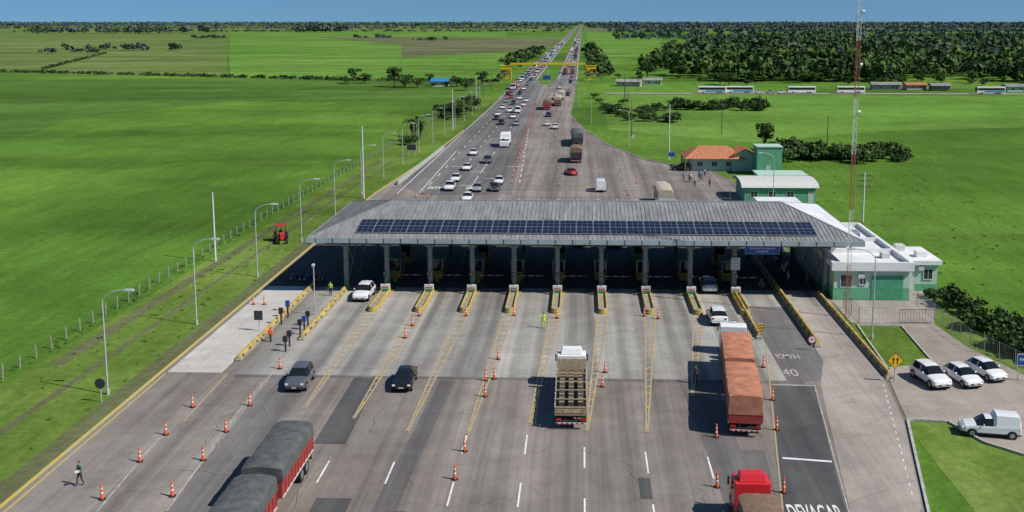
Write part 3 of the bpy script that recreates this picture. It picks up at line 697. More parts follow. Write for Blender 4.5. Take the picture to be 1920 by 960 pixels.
for r_ in range(2):
    for c_ in range(27):
        if pm is None:
            b=MB(); b.box(-.97,.97,0,1.95,.0,.04,M['alu']); b.box(-.94,.94,.03,1.92,.04,.046,M['solar'])
            for k in range(1,3): b.box(-.94+k*.627-.008,-.94+k*.627+.008,.03,1.92,.0462,.049,M['alu'])
            b.box(-.94,.94,.965,.985,.0462,.049,M['alu']); o=b.obj('solar_panel',Sg); pm=o
        else: o=pm.copy(); col.objects.link(o); o.parent=Sg
        s_=1.25+r_*2.0; o.rotation_euler=(sl,0,0); o.location=(-25.6+c_*2.0,s_*math.cos(sl)-.04,s_*math.sin(sl)+.16)
for s_ in(1.35,3.2,3.4,5.1):
    b=MB(); b.beam((-26.6,s_*math.cos(sl)-.03,s_*math.sin(sl)+.12),(27.4,s_*math.cos(sl)-.03,s_*math.sin(sl)+.12),.06,.05,M['alu']); b.obj('mounting_rail',Sg)
isl=booth=cab=None
def nose_pts(a,c_,y0_,y1_,n=6):
    c=(a+c_)/2; r=(c_-a)/2; pts=[(c_,y1_),(a,y1_)]
    for i in range(n+1):
        t=math.pi+math.pi*i/n; pts.append((c+r*math.cos(t),y0_+r+r*math.sin(t)))
    return pts
yd=mat('shaded_yellow_booth_panel',(.3,.2,.03),.7,var=.4)  # booth yellow darkened, canopy shade put into the paint colour
for i,x in enumerate(IX):
    lab='concrete toll island with worn yellow crash nose'
    if isl is None:
        isl=thing('toll_island',lab,'traffic island',(x,117,.06),0,'toll islands under the canopy')
        b=MB(); b.prism([(.85,28),(-.85,28),(-.85,0),(.85,0)],0,.2,yd,M['under']); b.obj('base',isl)  # island sides and top carry the painted canopy shade too
        b=MB(); b.prism(nose_pts(-.52,.52,-8.8,0),0,.28,M['yellow'],M['olive'])
        for s in(-1,1): b.box(s*.36,s*.515,-8.0,-.05,.28,.55,M['yellow'],.03,.1)
        b.prism([(.5,-7.9),(-.5,-7.9),(-.42,-8.4),(-.18,-8.7),(.18,-8.7),(.42,-8.4)],.28,.52,M['yellow'],M['olive'])
        b.obj('crash_nose',isl,bevel=.03)
    else: dup(isl,(x,117,.06),label=lab)
    if booth is None:
        booth=thing('toll_booth','toll booth with yellow base and dark windows','toll booth',(x,124,.26),0,'toll booths under the canopy')
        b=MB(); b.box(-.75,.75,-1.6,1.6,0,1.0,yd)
        for sx in(-.7,.7):
            for sy in(-1.55,0,1.55): b.box(sx-.04,sx+.04,sy-.04,sy+.04,1.0,2.4,M['steel'])
        b.obj('wall',booth); boxpart('window',booth,-.69,.69,-1.54,1.54,1.0,2.4,M['glass']); boxpart('roof',booth,-.9,.9,-1.8,1.8,2.4,2.6,M['green'],bevel=.03)
    else: dup(booth,(x,124,.26))
    if cab is None:
        cab=thing('toll_display_cabinet','white and green lane cabinet on island nose','lane cabinet',(x,116.2,.34),0,'lane cabinets on island noses')
        boxpart('plinth',cab,-.5,.5,-.28,.28,0,.3,M['green'])
        boxpart('cabinet',cab,-.55,.55,-.2,.2,.3,.85,M['off'],bevel=.04)
        boxpart('display',cab,-.4,.4,-.215,-.202,.45,.56,M['redlamp'])
        b=MB(); b.box(-.05,.05,-.1,.1,.85,2.2,M['steel_dk']); b.box(-.2,.2,-.12,.12,1.9,2.4,M['blk_plastic']); b.cyl((0,-.125,2.15),(0,-.14,2.15),.1,.1,M['green'],12); b.obj('signal_lamp',cab)
    else: dup(cab,(x,116.2,.34))
    am=thing('boom_barrier','striped boom barrier arm across a toll lane','boom barrier',(x+.3,121,.26),0,'boom barriers in toll lanes')
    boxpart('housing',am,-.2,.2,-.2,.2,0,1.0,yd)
    b=MB()
    for k in range(6): b.beam((.2+k*.5,0,.85),(.7+k*.5,0,.85),.06,.1,M['redlamp'] if k%2 else M['off'])
    b.obj('arm',am)
    if i%2==0: dup(booth,(x,132,.26))
def board(name,label,x,y,z,w,h,m,legs=0,txt=None,tm=None,cat='sign'):
    t=thing(name,label,cat,(x,y,z if not legs else 0.06),0); zz=0 if not legs else z
    boxpart('panel',t,-w/2,w/2,-.03,.03,zz,zz+h,m)
    b=MB()
    for (d,e) in((zz-.03,zz),(zz+h,zz+h+.03)): b.box(-w/2,w/2,-.04,.04,d,e,M['off'])
    for s in(-1,1): b.box(s*w/2,s*(w/2+.03),-.04,.04,zz-.03,zz+h+.03,M['off'])
    b.obj('frame',t)
    if legs:
        for s in((-1,1) if legs==2 else (0,)):
            b=MB(); b.cyl((s*w*.35,.09,0),(s*w*.35,.09,z+h*.9),.05,.05,M['pole_grey'],8); b.obj('post',t)
    for (s_,tx,tz,tw,th) in (txt or []):
        me,sx,sy=text_mesh(s_,tw,th,tm or M['white']); o=bpy.data.objects.new('lettering',me); col.objects.link(o); o.parent=t
        o.location=(tx,-.036,zz+tz); o.scale=(sx,sy,1); o.rotation_euler=(math.pi/2,0,0)
    return t
board('hanging_sign','blue sign with white lettering hung under the canopy edge',20.9,115.3,5.4,3.9,.9,M['blue_sign'],txt=[('SOMENTE CARGA',0,.62,3.0,.2),('LARGA',0,.27,1.4,.2)])
board('notice_board','white notice board with yellow header on column',18.1,116.9,3.1,1.0,1.4,M['off'],txt=[('TARIFAS',0,1.15,.8,.16),('R$ 4,00',0,.75,.8,.14),('R$ 8,00',0,.4,.8,.14)],tm=M['blue_sign'])
def guard(x,y0,y1,label,w=.45,h=.8):
    t=thing('guard_wall',label,'guard wall',(x,(y0+y1)/2,.06)); L=(y1-y0)/2
    b=MB(); b.box(-w/2-.12,w/2+.12,-L,L,0,.22,M['olive']); b.box(-w/2,w/2,-L+.3,L,.22,h,M['yellow'],.08,.1); b.obj('wall',t,bevel=.03)
    b=MB(); y=-L+.8
    while y<L-.5:
        for s in(-1,1): b.box(s*(w/2-.03),s*(w/2+.012),y,y+.5,.24,h-.2,M['steel_dk'])
        y+=2.1
    b.obj('hazard_stripe',t); return t
guard(-32.5,91.5,119,'low yellow and black guard wall beside concrete apron',.38,.6)
guard(-28.25,98,118.5,'low yellow and black guard wall beside exit lane',.38,.6)
guard(18.1,100,118,'yellow guard wall beside the wide vehicle lane',.36,.6)
guard(23.4,97.5,140,'long yellow guard wall along the pedestrian walk',.4,.8)
guard(27.9,88.8,117,'long yellow guard wall beside the grass',.4,.6)
def pedestal(x,y,h,m,label):
    t=thing('equipment_pedestal',label,'equipment post',(x,y,.06)); boxpart('post',t,-.07,.07,-.07,.07,0,h*.62,M['blk_plastic'])
    boxpart('housing',t,-.22,.22,-.16,.16,h*.64,h,m,bevel=.03); return t
pedestal(-31.2,97.5,1.3,M['orange'],'orange equipment box on the guard wall'); pedestal(-31.9,103.5,1.8,M['blk_plastic'],'black sensor box beside guard wall')
pedestal(-31.9,106,1.9,M['blue_sign'],'blue reader box beside guard wall')
for x,y in((-28.8,94.5),(-28.9,96.2),(-28.9,100),(-28.9,103.0)): pedestal(x,y,1.6,M['blk_plastic'],'dark lane reader post beside exit lane')
pedestal(-28.9,101.6,1.5,M['blue_sign'],'small blue payment terminal by the lane')
pole_t=thing('utility_pole','thin pale camera pole at the exit lane','utility pole',(-29.2,107,.06)); b=MB(); b.cyl((0,0,0),(0,0,5.5),.07,.05,M['pole_grey'],8); b.obj('shaft',pole_t); boxpart('camera_box',pole_t,-.12,.12,-.3,.15,5.5,5.75,M['off'])

# ------------------------------------------------------------------ cones
cn=None
cones=[(-32.4,80.0),(-27.8,80.5),(-27.8,75.0),(-32.3,74.3),(-32.2,69.4),(-27.8,69.8),(-27.7,64.1),(-32.1,63.5),(-36,110.9),(-37.2,110.9),(-27.9,89.6),(-8.9,67.3),(-8.6,72),(-8.3,83.2),(-8.5,87.1),(-7.8,92.9),(-7.9,87.6),(-17.9,103.4),(-17.8,99.2),(2.2,89.6),(2.0,85.9),(10.5,75.2),(9.5,66.7),(15.5,76.8),(14.0,66.0),(16.4,83.2),(17.0,91.5),(6.9,107.7),(-17.8,107.0),(8.3,106.8),(-2.5,106.6),(-7.3,107.5),(-12.5,107.2)]
for k in range(26): cones.append((-14-4*k/25,199+173*k/25))
for k in range(8): cones.append((-4.5-5*k/7,196+150*k/7))
for k in range(9): cones.append((-22.5+k*.9,372+k*5))
cones+=[(-30.4,182),(-29.5,186),(-27.9,181),(8.6,185),(11,200),(-17.5,262),(-17.5,268)]
for (x,y) in cones:
    if cn is None:
        cn=thing('traffic_cone','tall orange cone with white reflective bands','traffic cone',(x,y,.08),0,'orange cones dividing the lanes')
        b=MB(); b.cyl((0,0,0),(0,0,.06),.25,.23,M['black'],8); b.obj('base',cn)
        b=MB(); r=lambda z:.12-.06*z
        for z0,z1,m in((.06,.42,M['orange']),(.42,.53,M['white']),(.53,.74,M['orange']),(.74,.84,M['white']),(.84,1.08,M['orange'])): b.cyl((0,0,z0),(0,0,z1),r(z0),r(z1),m,12,caps=(z1>1))
        b.obj('body',cn,smooth=True)
    else: dup(cn,(x+R.uniform(-.12,.12),y,.08),R.uniform(0,6))

# ------------------------------------------------------------------ lamps / poles
lampobj=None
def lamp(x,y,deg,label='curved-arm grey street lamp on the grass verge'):
    global lampobj
    if lampobj is None:
        t=thing('street_lamp',label,'street lamp',(x,y,0),rad(deg),'street lamps along the plaza')
        b=MB(); b.cyl((0,0,0),(0,0,.5),.15,.15,M['pole_grey'],10); b.cyl((0,0,.5),(0,0,8.2),.08,.055,M['pole_grey'],10); b.obj('pole',t,smooth=True)
        b=MB(); pr=None
        for i in range(9):
            a=math.pi/2*i/8; p=(2.1*(1-math.cos(a)),0,8.2+1.15*math.sin(a))
            if pr: b.cyl(pr,p,.05,.045,M['pole_grey'],8)
            pr=p
        b.obj('arm',t,smooth=True)
        b=MB(); b.box(2.0,2.85,-.16,.16,9.28,9.44,M['pole_grey'],.08,.04); b.box(2.15,2.8,-.12,.12,9.25,9.28,M['lamp']); b.obj('lamp_head',t)
        lampobj=t; return t
    return dup(lampobj,(x,y,0),rad(deg),label=label)
for i in range(15):
    yy=82.8+20.4*i; lamp(-40.9 if yy<200 else -40.9+(yy-200)*.02,yy,R.uniform(-5,5))
lamp(29.6,100.7,180); lamp(33.5,176,180); lamp(12.2,262,180,label='street lamp beside the parking entrance'); lamp(3,320,180); lamp(-1,380,180)
def pole(x,y,h,label,m=M['pole_white'],r=.14):
    t=thing('utility_pole',label,'utility pole',(x,y,0)); b=MB(); b.cyl((0,0,0),(0,0,h),r,r*.65,m,10); b.obj('shaft',t,smooth=True)
    boxpart('bracket',t,-.25,.25,-.06,.06,h-.5,h-.38,M['steel'])
pole(-49.2,131.7,9.4,'white concrete pole beside the wire fence'); pole(-39.7,181,13.2,'tall white concrete pole on the verge'); pole(20.3,234.8,13,'tall white pole beside the parking area')
pole(-38.5,300,12,'tall white concrete pole on the verge'); pole(-39,372,12,'tall white concrete pole on the verge')
for x,y in((14,285),(15,330),(16,375),(18,430),(26,470),(10,520),(12,600),(13,700),(14,820),(-60,470),(-42,430),(-42,470),(58,240),(40,290)): pole(x,y,10,'weathered utility pole with cross bracket',M['bark'],.13)
t=thing('utility_pole','power pole with crossarms and insulators in the grass','utility pole',(45.4,162.4,0))
b=MB(); b.cyl((0,0,0),(0,0,8),.17,.11,M['pole_white'],10); b.obj('shaft',t)
for z in(7.4,6.6,5.6):
    b=MB(); b.box(-1.1,1.1,-.06,.06,z,z+.12,M['bark'])
    for k in(-1,-.4,.4,1): b.cyl((k,0,z+.12),(k,0,z+.34),.05,.04,M['steel'],6)
    b.obj('crossarm',t)
t=thing('lattice_mast','tall slender red and white guyed lattice mast','radio mast',(28.9,108.0,0))
b=MB(); H=46; w=.42; corners=[(-w/2,-w*.29),(w/2,-w*.29),(0,w*.58)]
rust=mat('mast_red_paint',(.38,.11,.06),.6)
for k in range(H):
    m=rust if (k//6)%2==0 else M['pole_white']; z=k
    for i,(cx,cy) in enumerate(corners):
        nx,ny=corners[(i+1)%3]
        b.cyl((cx,cy,z),(cx,cy,z+1),.024,.024,m,5,False); b.beam((cx,cy,z),(nx,ny,z+1),.018,.018,m); b.beam((cx,cy,z),(nx,ny,z),.016,.016,m)
b.obj('lattice',t)
for p,q in(((0,.1,34),(1.0,14,19.5)),((.15,0,34),(9,30,.5)),((0,0,34),(14,-12,.5)),((0,0,20),(9,30,.5))):
    b=MB(); b.cyl(p,q,.01,.01,M['steel'],5); b.obj('guy_wire',t)
for z in(22.5,27.5,33.0):
    b=MB(); b.cyl((.25,-.2,z),(.5,-.2,z),.18,.18,M['white'],12); b.obj('antenna',t)
def fence(name,label,pts,sp,h,pm_,wires,wm,r=.07,mesh=False):
    t=thing(name,label,'fence',(pts[0][0],pts[0][1],0)); o0=Vector((*pts[0],0)); proto=None; cnt=0; wb=MB(); extra=MB()
    for a,c in zip(pts[:-1],pts[1:]):
        a=Vector((*a,0))-o0;c=Vector((*c,0))-o0; n=max(1,int((c-a).length/sp))
        for i in range(n):
            p=a.lerp(c,i/n)
            if cnt<98:
                if proto is None: b=MB(); b.cyl((0,0,0),(0,0,h),r,r*.9,pm_,6); proto=b.obj('post',t); o=proto
                else: o=proto.copy(); col.objects.link(o); o.parent=t; o.rotation_euler=(R.uniform(-.05,.05),R.uniform(-.05,.05),0); o.scale=(1,1,R.uniform(.88,1.06))
                o.location=p
            else: extra.cyl(p,p+Vector((0,0,h)),r,r*.9,pm_,5)
            cnt+=1
        for z in wires: wb.beam(a+Vector((0,0,z)),c+Vector((0,0,z)),.015,.015,wm)
        if mesh:
            k=int((c-a).length/.25)
            for i in range(k): p=a.lerp(c,i/k); wb.beam(p+Vector((0,0,.05)),p+Vector((0,0,h-.05)),.012,.012,wm)
    wb.obj('wire' if not mesh else 'mesh_panel',t)
    if extra.v: extra.obj('distant_post',t,kind='stuff')
fence('wire_fence','long wire fence with pale wooden posts in pasture',[(-52.3,55),(-52.2,92),(-52.0,160),(-49.6,230),(-49,420)],2.75,1.35,mat('fence_post_wood',(.32,.3,.26),.9,var=.3),[.4,.7,1.0,1.25],M['steel_dk'],r=.08)
fence('metal_fence','green mesh fence around the admin yard',[(29.6,112),(29.6,105.6),(33.6,105.6)],2.2,2.0,M['green'],[.1,1.9],M['green'],mesh=True,r=.04)
fence('metal_fence','grey mesh fence along the parking lane',[(37.9,112.5),(38.2,107.5),(38.6,98.5),(41,90)],2.2,1.9,M['steel'],[.1,1.8],M['steel'],mesh=True,r=.04)
fence('wire_fence','wire fence with pale posts along the dirt road',[(10,442),(60,446),(160,448),(260,446)],5,1.1,M['plaster'],[.5,1.0],M['steel_dk'],r=.07)
fence('wire_fence','rough wire fence crossing the far pasture',[(-371,628),(-126,545),(-48,535)],6,1.4,M['bark'],[.6,1.2],M['steel_dk'],r=.1)
t=thing('guard_rail','concrete barrier at the plaza edge','crash barrier',(-36.4,224,0)); b=MB(); b.beam((.2,-28,.45),(1.4,30,.45),.3,.9,M['kerb']); b.obj('barrier',t)
t=thing('yard_gate','thin grey barred sliding gate at the yard','gate',(35.7,105.8,.06)); b=MB()
for z in(.15,1.55): b.box(-1.8,1.8,-.02,.02,z,z+.05,M['steel_dk'])
for k in range(13): b.box(-1.8+k*.3-.012,-1.8+k*.3+.012,-.015,.015,.15,1.6,M['steel_dk'])
b.obj('bars',t)

# ------------------------------------------------------------------ buildings
def window(parent,x,y,z,w,h):
    b=MB(); t=.06
    def bx(a0,a1,z0,z1,d0,d1,m): b.box(x+a0,x+a1,y-d1,y-d0,z+z0,z+z1,m)
    bx(-w/2,w/2,0,h,.0,.02,M['winglass'])
    bx(-w/2-t,w/2+t,-t,0,0,.05,M['white']);bx(-w/2-t,w/2+t,h,h+t,0,.05,M['white']);bx(-w/2-t,-w/2,0,h,0,.05,M['white']);bx(w/2,w/2+t,0,h,0,.05,M['white']);bx(-.02,.02,0,h,.021,.04,M['white'])
    b.obj('window',parent)
T=thing('admin_building','flat-roofed white and green toll office building','office building',(33.5,124,0))
b=MB()
b.box(-4.3,4.3,-8.8,-2,0,3.9,M['green_pale']); b.box(-4.36,4.36,-8.86,-1.94,0,1.5,M['green_wall'])
b.box(-4.3,4.3,-2,14,0,3.9,M['off']); b.box(4.32,9.0,-4.5,2.5,0,3.3,M['green_pale']); b.box(4.37,9.05,-4.55,2.55,0,.9,M['green_wall'])
b.obj('wall',T)
b=MB(); b.box(-4.7,4.7,-9.3,-8.9,3.6,4.6,M['white']); b.box(-4.7,-4.3,-8.9,14.2,3.9,4.6,M['white']); b.box(4.3,4.7,-8.9,14.2,3.9,4.6,M['white']); b.box(-4.3,4.3,13.8,14.2,3.9,4.6,M['white']); b.box(-4.3,4.3,-8.9,13.8,3.9,4.05,M['white_roof'])
b.box(-4.3,4.3,-2.2,-1.9,4.05,4.6,M['white']); b.box(-4.3,4.3,4.2,4.5,4.05,4.6,M['white']); b.box(-.2,.1,4.5,13.8,4.05,4.5,M['off'])
b.box(4.72,9.4,-4.9,2.9,3.3,3.8,M['white']); b.box(4.9,9.2,-4.7,2.7,3.8,3.82,M['white_roof'])
b.obj('roof',T)
for bx in((5.4,6.5,0,1.2,3.82,4.6,M['off']),(6.9,8.2,-3.2,-2,3.82,4.5,M['white']),(1,2.6,6,8,4.06,4.9,M['steel']),(-3,-1.8,8,9.6,4.06,4.8,M['off']),(2.2,3.2,-5,-4,4.06,4.7,M['off'])): boxpart('rooftop_unit',T,*bx,bevel=.03)
window(T,-2.9,-8.86,1.6,1.3,1.4); window(T,7.9,-4.55,1.5,1.0,1.2); window(T,-1.0,-8.86,1.9,.7,.7)
boxpart('door',T,5.3,6.3,-4.59,-4.55,0,2.3,M['off']); boxpart('roller_door',T,0,3.6,-8.9,-8.865,0,2.9,M['door_green'])
boxpart('air_conditioner',T,6.7,7.3,-4.85,-4.56,2.6,3.05,M['off']); boxpart('air_conditioner',T,-1.6,-.9,-9.15,-8.87,2.7,3.15,M['off'])
S('pavement',[(28.9,105.8),(37.6,105.8),(42.5,119.4),(38,119.4),(38,115),(28.9,115)],.062,M['concrete_warm'])
def house(x,y,w,d,h,rh,wm,rm,label,rot=0,hip=0,win=3,group=None,over=.6):
    T=thing('house',label,'house',(x,y,0),rot,group); b=MB(); b.box(-w/2,w/2,-d/2,d/2,0,h,wm)
    if not hip:
        for s in(-1,1): b.add([(s*w/2,-d/2,h),(s*w/2,d/2,h),(s*w/2,0,h+rh*.93)],[(0,1,2)],wm)
    b.obj('wall',T); b=MB(); W=w/2+over; Dd=d/2+over; i=hip
    v=[(-W,-Dd,h-.1),(W,-Dd,h-.1),(W,Dd,h-.1),(-W,Dd,h-.1),(-W+i,0,h+rh),(W-i,0,h+rh)]
    b.add(v,[(0,1,5,4),(2,3,4,5),(1,2,5),(3,0,4),(3,2,1,0)] if hip else [(0,1,5,4),(2,3,4,5)],rm)
    if not hip: b.add([(a,c,e-.12) for a,c,e in v],[(4,5,1,0),(5,4,3,2)],rm)
    n=int(2*W/.45)
    for k in range(1,n):
        xx=-W+k*2*W/n; tt=1 if (not hip) else min(1,(W-abs(xx))/i)
        for s in(-1,1): b.beam((xx,s*Dd,h-.08),(xx,s*Dd*(1-tt),h-.08+(rh+.1)*tt),.1,.07,rm)
    b.obj('roof',T)
    for k in range(win): window(T,-w/2+(k+.7)*w/(win+.4),-d/2,h*.35,min(1.2,w/8),h*.35)
    boxpart('door',T,w*.32,w*.32+.9,-d/2-.03,-d/2,0,2.1,M['wood']); return T
T=house(28.6,221,10.5,7,2.9,2.2,M['green_pale'],M['tile'],'green house with orange tiled hip roof and veranda',hip=3.5,over=1.3)
for k in range(4): boxpart('veranda_post',T,-6.4,-6.2,-4.5+k*3,-4.3+k*3,0,2.8,M['wood'])
house(35.0,220,6,5.5,3.3,1.7,M['green_pale'],M['tile'],'small green gabled annex with tiled roof',rot=math.pi/2,win=1)
T=thing('water_tower','square green block tower with light cap','water tower',(39.3,214,0)); boxpart('wall',T,-2.6,2.6,-2.4,2.4,0,5.9,M['green_wall']); boxpart('roof',T,-2.75,2.75,-2.55,2.55,5.9,6.1,M['green_pale']); boxpart('door',T,-.7,.2,-2.43,-2.4,0,2.1,M['off'])
T=thing('green_shed','green workshop with curved light grey roof','workshop',(35.2,184,0)); b=MB(); b.box(-6.2,6.4,-5,5,0,2.8,M['green_wall']); b.box(-2,7,5,11,0,3.3,M['green_wall']); b.obj('wall',T)
b=MB(); n=10; prev=None
for i in range(n+1):
    a=math.pi*i/n; yv=-5.4*math.cos(a); zv=2.75+1.1*math.sin(a)
    if prev: b.add([(-6.8,prev[0],prev[1]),(6.9,prev[0],prev[1]),(6.9,yv,zv),(-6.8,yv,zv)],[(0,1,2,3)],M['off'])
    prev=(yv,zv)
arc=[(-5.4*math.cos(math.pi*i/n),2.75+1.1*math.sin(math.pi*i/n)) for i in range(n+1)]
b.add([(6.4,p,q) for p,q in arc],[tuple(range(n+1))],M['green_wall']); b.add([(-6.2,p,q) for p,q in arc],[tuple(reversed(range(n+1)))],M['green_wall'])
b.box(-2.2,7.2,5,11.2,3.3,3.5,M['green_pale']); b.obj('roof',T)
for k in range(3): window(T,-4.5+k*3.2,-5,1.0,1.2,1.0)
boxpart('door',T,5.0,6.0,-5.04,-5,0,2.1,M['off'])
T=thing('loading_shed','open shed with white sheet roof','shed',(31.5,158,0))
for sx in(-3,3):
    for sy in(-6,0,6): boxpart('post',T,sx-.1,sx+.1,sy-.1,sy+.1,0,3.4,M['steel'])
boxpart('roof',T,-3.4,3.4,-6.6,6.6,3.4,3.55,M['white_roof'])
far=[(23.4,506,12,6,M['plaster'],M['grey_roof']),(36,520,9,6,M['off'],M['grey_roof']),(144,487,13,6,M['plaster'],M['grey_roof']),(157,485,9,6,M['plaster'],M['tile']),(167,480,8,6,M['wood'],M['grey_roof']),(199,474,9,6,M['green_pale'],M['grey_roof']),(222,480,10,6,M['off'],M['grey_roof'])]
for x,y,w,d,wm,rm in far: house(x,y,w,d,2.5,1.0,wm,rm,'small single-storey roadside house',R.uniform(-.2,.2),win=2,group='roadside houses')
house(-70.5,503,8,5,2.6,1.4,M['off'],M['blue_tarp'],'small house with bright blue roof among trees',win=2)
T=thing('pedestrian_bridge','yellow steel footbridge spanning both carriageways','footbridge',(-18.5,556,0)); ys=M['yellow_steel']
b=MB(); b.box(-20.5,20.5,-1.0,1.0,8.4,8.55,ys)
for s in(-1,1):
    b.box(-20.5,20.5,s*1.0-.05,s*1.0+.05,8.55,9.5,ys)
    for k in range(15): b.box(-20.5+k*2.9-.05,-20.5+k*2.9+.05,s*1.07-.02,s*1.07+.02,8.35,9.6,M['yellow'])
b.obj('deck',T)
for x in(-20.3,0,20.3): boxpart('pier',T,x-.25,x+.25,-.5,.5,0,8.4,ys if x else M['kerb'])
for s in(-1,1):
    b=MB()
    for lv in range(3):
        z=lv*2.7
        if lv%2==0: b.beam((s*21.2,-1,z+.1),(s*26,-1,z+2.7),1.2,.9,ys)
        else: b.beam((s*26,1,z+.1),(s*21.2,1,z+2.7),1.2,.9,ys)
    for xx in(21,26):
        for yy in(-2,2): b.box(s*xx-.12,s*xx+.12,yy-.12,yy+.12,0,8.0,M['wood'])
    b.box(s*20.5,s*26.2,-2.2,2.2,7.8,8.0,ys); b.box(s*20.6,s*26.2,-2.25,-2.2,6.3,7.2,ys); b.box(s*20.6,s*26.2,-2.25,-2.2,3.2,4.3,M['tarp_brown']); b.obj('stair_tower',T)
board('road_sign','blue direction sign on posts in the median',-18.5,530,1.8,4,2.2,M['blue_sign'],legs=2)
board('road_sign','dark back of a roadside sign on posts',-40.5,238,1.6,2.2,1.4,M['steel_dk'],legs=2)
board('road_sign','dark back of a roadside sign on posts',-33.5,101,1.2,.9,1.0,M['steel_dk'],legs=1)
board('road_sign','blue information sign by the parking area',20.5,230,1.4,1.4,1.0,M['blue_sign'],legs=1)
board('road_sign','tall blue sign at the edge of the yard',39.6,88.6,1.5,1.2,1.0,M['blue_sign'],legs=2,txt=[('PARE',0,.5,.8,.25)])
T=thing('warning_sign','yellow diamond lane warning sign with black symbols','road sign',(28.0,87.9,.06)); b=MB(); b.cyl((0,.07,0),(0,.07,2.3),.05,.05,M['pole_grey'],8); b.obj('post',T)
s_=.68; b=MB(); b.add([(0,0,2-s_),(s_,0,2.0),(0,0,2+s_),(-s_,0,2.0)],[(0,1,2,3)],M['sign_yellow']); s_=.74; b.add([(0,.012,2-s_),(s_,.012,2.0),(0,.012,2+s_),(-s_,.012,2.0)],[(0,1,2,3)],M['blk_plastic']); b.obj('panel',T)
for xx in(-.18,.18):
    b=MB(); b.box(xx-.045,xx+.045,-.012,-.004,1.7,2.15,M['blk_plastic']); b.add([(xx-.13,-.008,2.1),(xx+.13,-.008,2.1),(xx,-.008,2.35)],[(0,1,2)],M['blk_plastic']); b.obj('symbol',T)
def round_sign(x,y,label,r=.42,h=2.2,txt='40'):
    T=thing('speed_limit_sign',label,'road sign',(x,y,.06)); b=MB(); b.cyl((0,.05,0),(0,.05,h),.045,.045,M['pole_grey'],8); b.obj('post',T)
    b=MB(); b.cyl((0,.02,h),(0,-.01,h),r,r,M['redlamp'],24); b.cyl((0,-.011,h),(0,-.016,h),r*.82,r*.82,M['white'],24); b.obj('panel',T)
    me,sx,sy=text_mesh(txt,r*.95,r*.65,M['blk_plastic']); o=bpy.data.objects.new('lettering',me); col.objects.link(o); o.parent=T; o.location=(0,-.02,h); o.scale=(sx,sy,1); o.rotation_euler=(math.pi/2,0,0)
round_sign(22.6,96.6,'round white and red speed limit sign reading 40',.38,1.1)
round_sign(13.4,262,'round speed limit sign near the kerb',.5,2.4)
T=thing('road_sign','round dark back of a sign on the verge','road sign',(-40.6,80.9,0)); b=MB(); b.cyl((0,.05,0),(0,.05,1.7),.05,.05,M['pole_grey'],8); b.obj('post',T); b=MB(); b.cyl((0,-.03,1.7),(0,.0,1.7),.45,.45,M['steel_dk'],20); b.obj('panel',T)
T=thing('hazard_marker','black and yellow chevron marker on lane divider','road sign',(18.1,99.6,.06)); boxpart('panel',T,-.22,.22,-.03,.03,.8,1.8,M['sign_yellow'])
for k in range(3):
    b=MB(); z=.86+k*.3; b.add([(-.22,-.035,z),(0,-.035,z+.15),(.22,-.035,z),(.22,-.035,z+.12),(0,-.035,z+.27),(-.22,-.035,z+.12)],[(0,1,4,5),(1,2,3,4)],M['blk_plastic']); b.obj('symbol',T)
boxpart('post',T,-.04,.04,-.02,.04,0,.8,M['steel'])
T=thing('tractor','old red tractor parked on the grass verge','tractor',(-43.9,144,.03),rad(200))
b=MB(); b.box(-.32,.32,0,1.9,.75,1.45,M['red'],.04,.06); b.box(-.5,.5,-1.1,.0,.7,1.05,M['red']); b.box(-.2,.2,1.9,2.2,.6,.9,M['red']); b.obj('body',T,bevel=.05)
for s in(-1,1):
    boxpart('fender',T,s*.78-.2,s*.78+.2,-1.35,-.1,1.42,1.5,M['red'])
    o=MB(); o.cyl((s*.6,-.75,.75),(s*1.0,-.75,.75),.75,.75,M['black'],20); o.cyl((s*1.0,-.75,.75),(s*1.02,-.75,.75),.4,.35,M['off'],12); o.obj('wheel',T)
    o=MB(); o.cyl((s*.55,1.5,.42),(s*.8,1.5,.42),.42,.42,M['black'],16); o.cyl((s*.8,1.5,.42),(s*.82,1.5,.42),.22,.2,M['off'],10); o.obj('wheel',T)
b=MB(); b.box(-.75,.75,-1.3,.1,2.35,2.45,M['red'])
for sx in(-.65,.65):
    for sy in(-1.2,0): b.box(sx-.04,sx+.04,sy-.04,sy+.04,1.2,2.35,M['steel_dk'])
b.obj('canopy',T); b=MB(); b.box(-.25,.25,-.9,-.45,1.05,1.2,M['black']); b.box(-.25,.25,-.95,-.88,1.2,1.6,M['black']); b.obj('seat',T)
b=MB(); b.box(-1.1,1.1,-2.4,-1.6,.3,.6,M['truck_red']); b.beam((0,-1.6,.5),(0,-1.0,.8),.1,.1,M['steel_dk']); b.obj('implement',T)
def moto(x,y,deg,m):
    T=thing('motorcycle','small motorcycle parked in canopy shade','motorcycle',(x,y,.075),rad(deg),'motorcycles parked on the apron')
    for yy in(-.65,.65):
        b=MB(); b.cyl((-.05,yy,.3),(.05,yy,.3),.3,.3,M['black'],16); b.cyl((-.055,yy,.3),(.055,yy,.3),.19,.19,M['rim'],10); b.obj('wheel',T)
    b=MB(); b.box(-.14,.14,.0,.42,.7,.95,m,.03,.05); b.box(-.1,.1,-.1,.3,.35,.65,M['steel_dk']); b.box(-.1,.1,-.85,-.5,.7,.82,m); b.obj('body',T,bevel=.03)
    boxpart('seat',T,-.12,.12,-.6,.0,.78,.88,M['black'],bevel=.02)
    b=MB(); b.cyl((-.35,.38,1.05),(.35,.38,1.05),.02,.02,M['steel_dk'],6); b.cyl((0,.62,.3),(0,.4,1.05),.03,.03,M['steel'],6); b.obj('handlebar',T)
for k in range(4): moto(-35.4+k*.9,121.5+R.uniform(-.3,.3),80+R.uniform(-10,10),R.choice([M['red'],M['blk_plastic'],M['blue_sign']]))

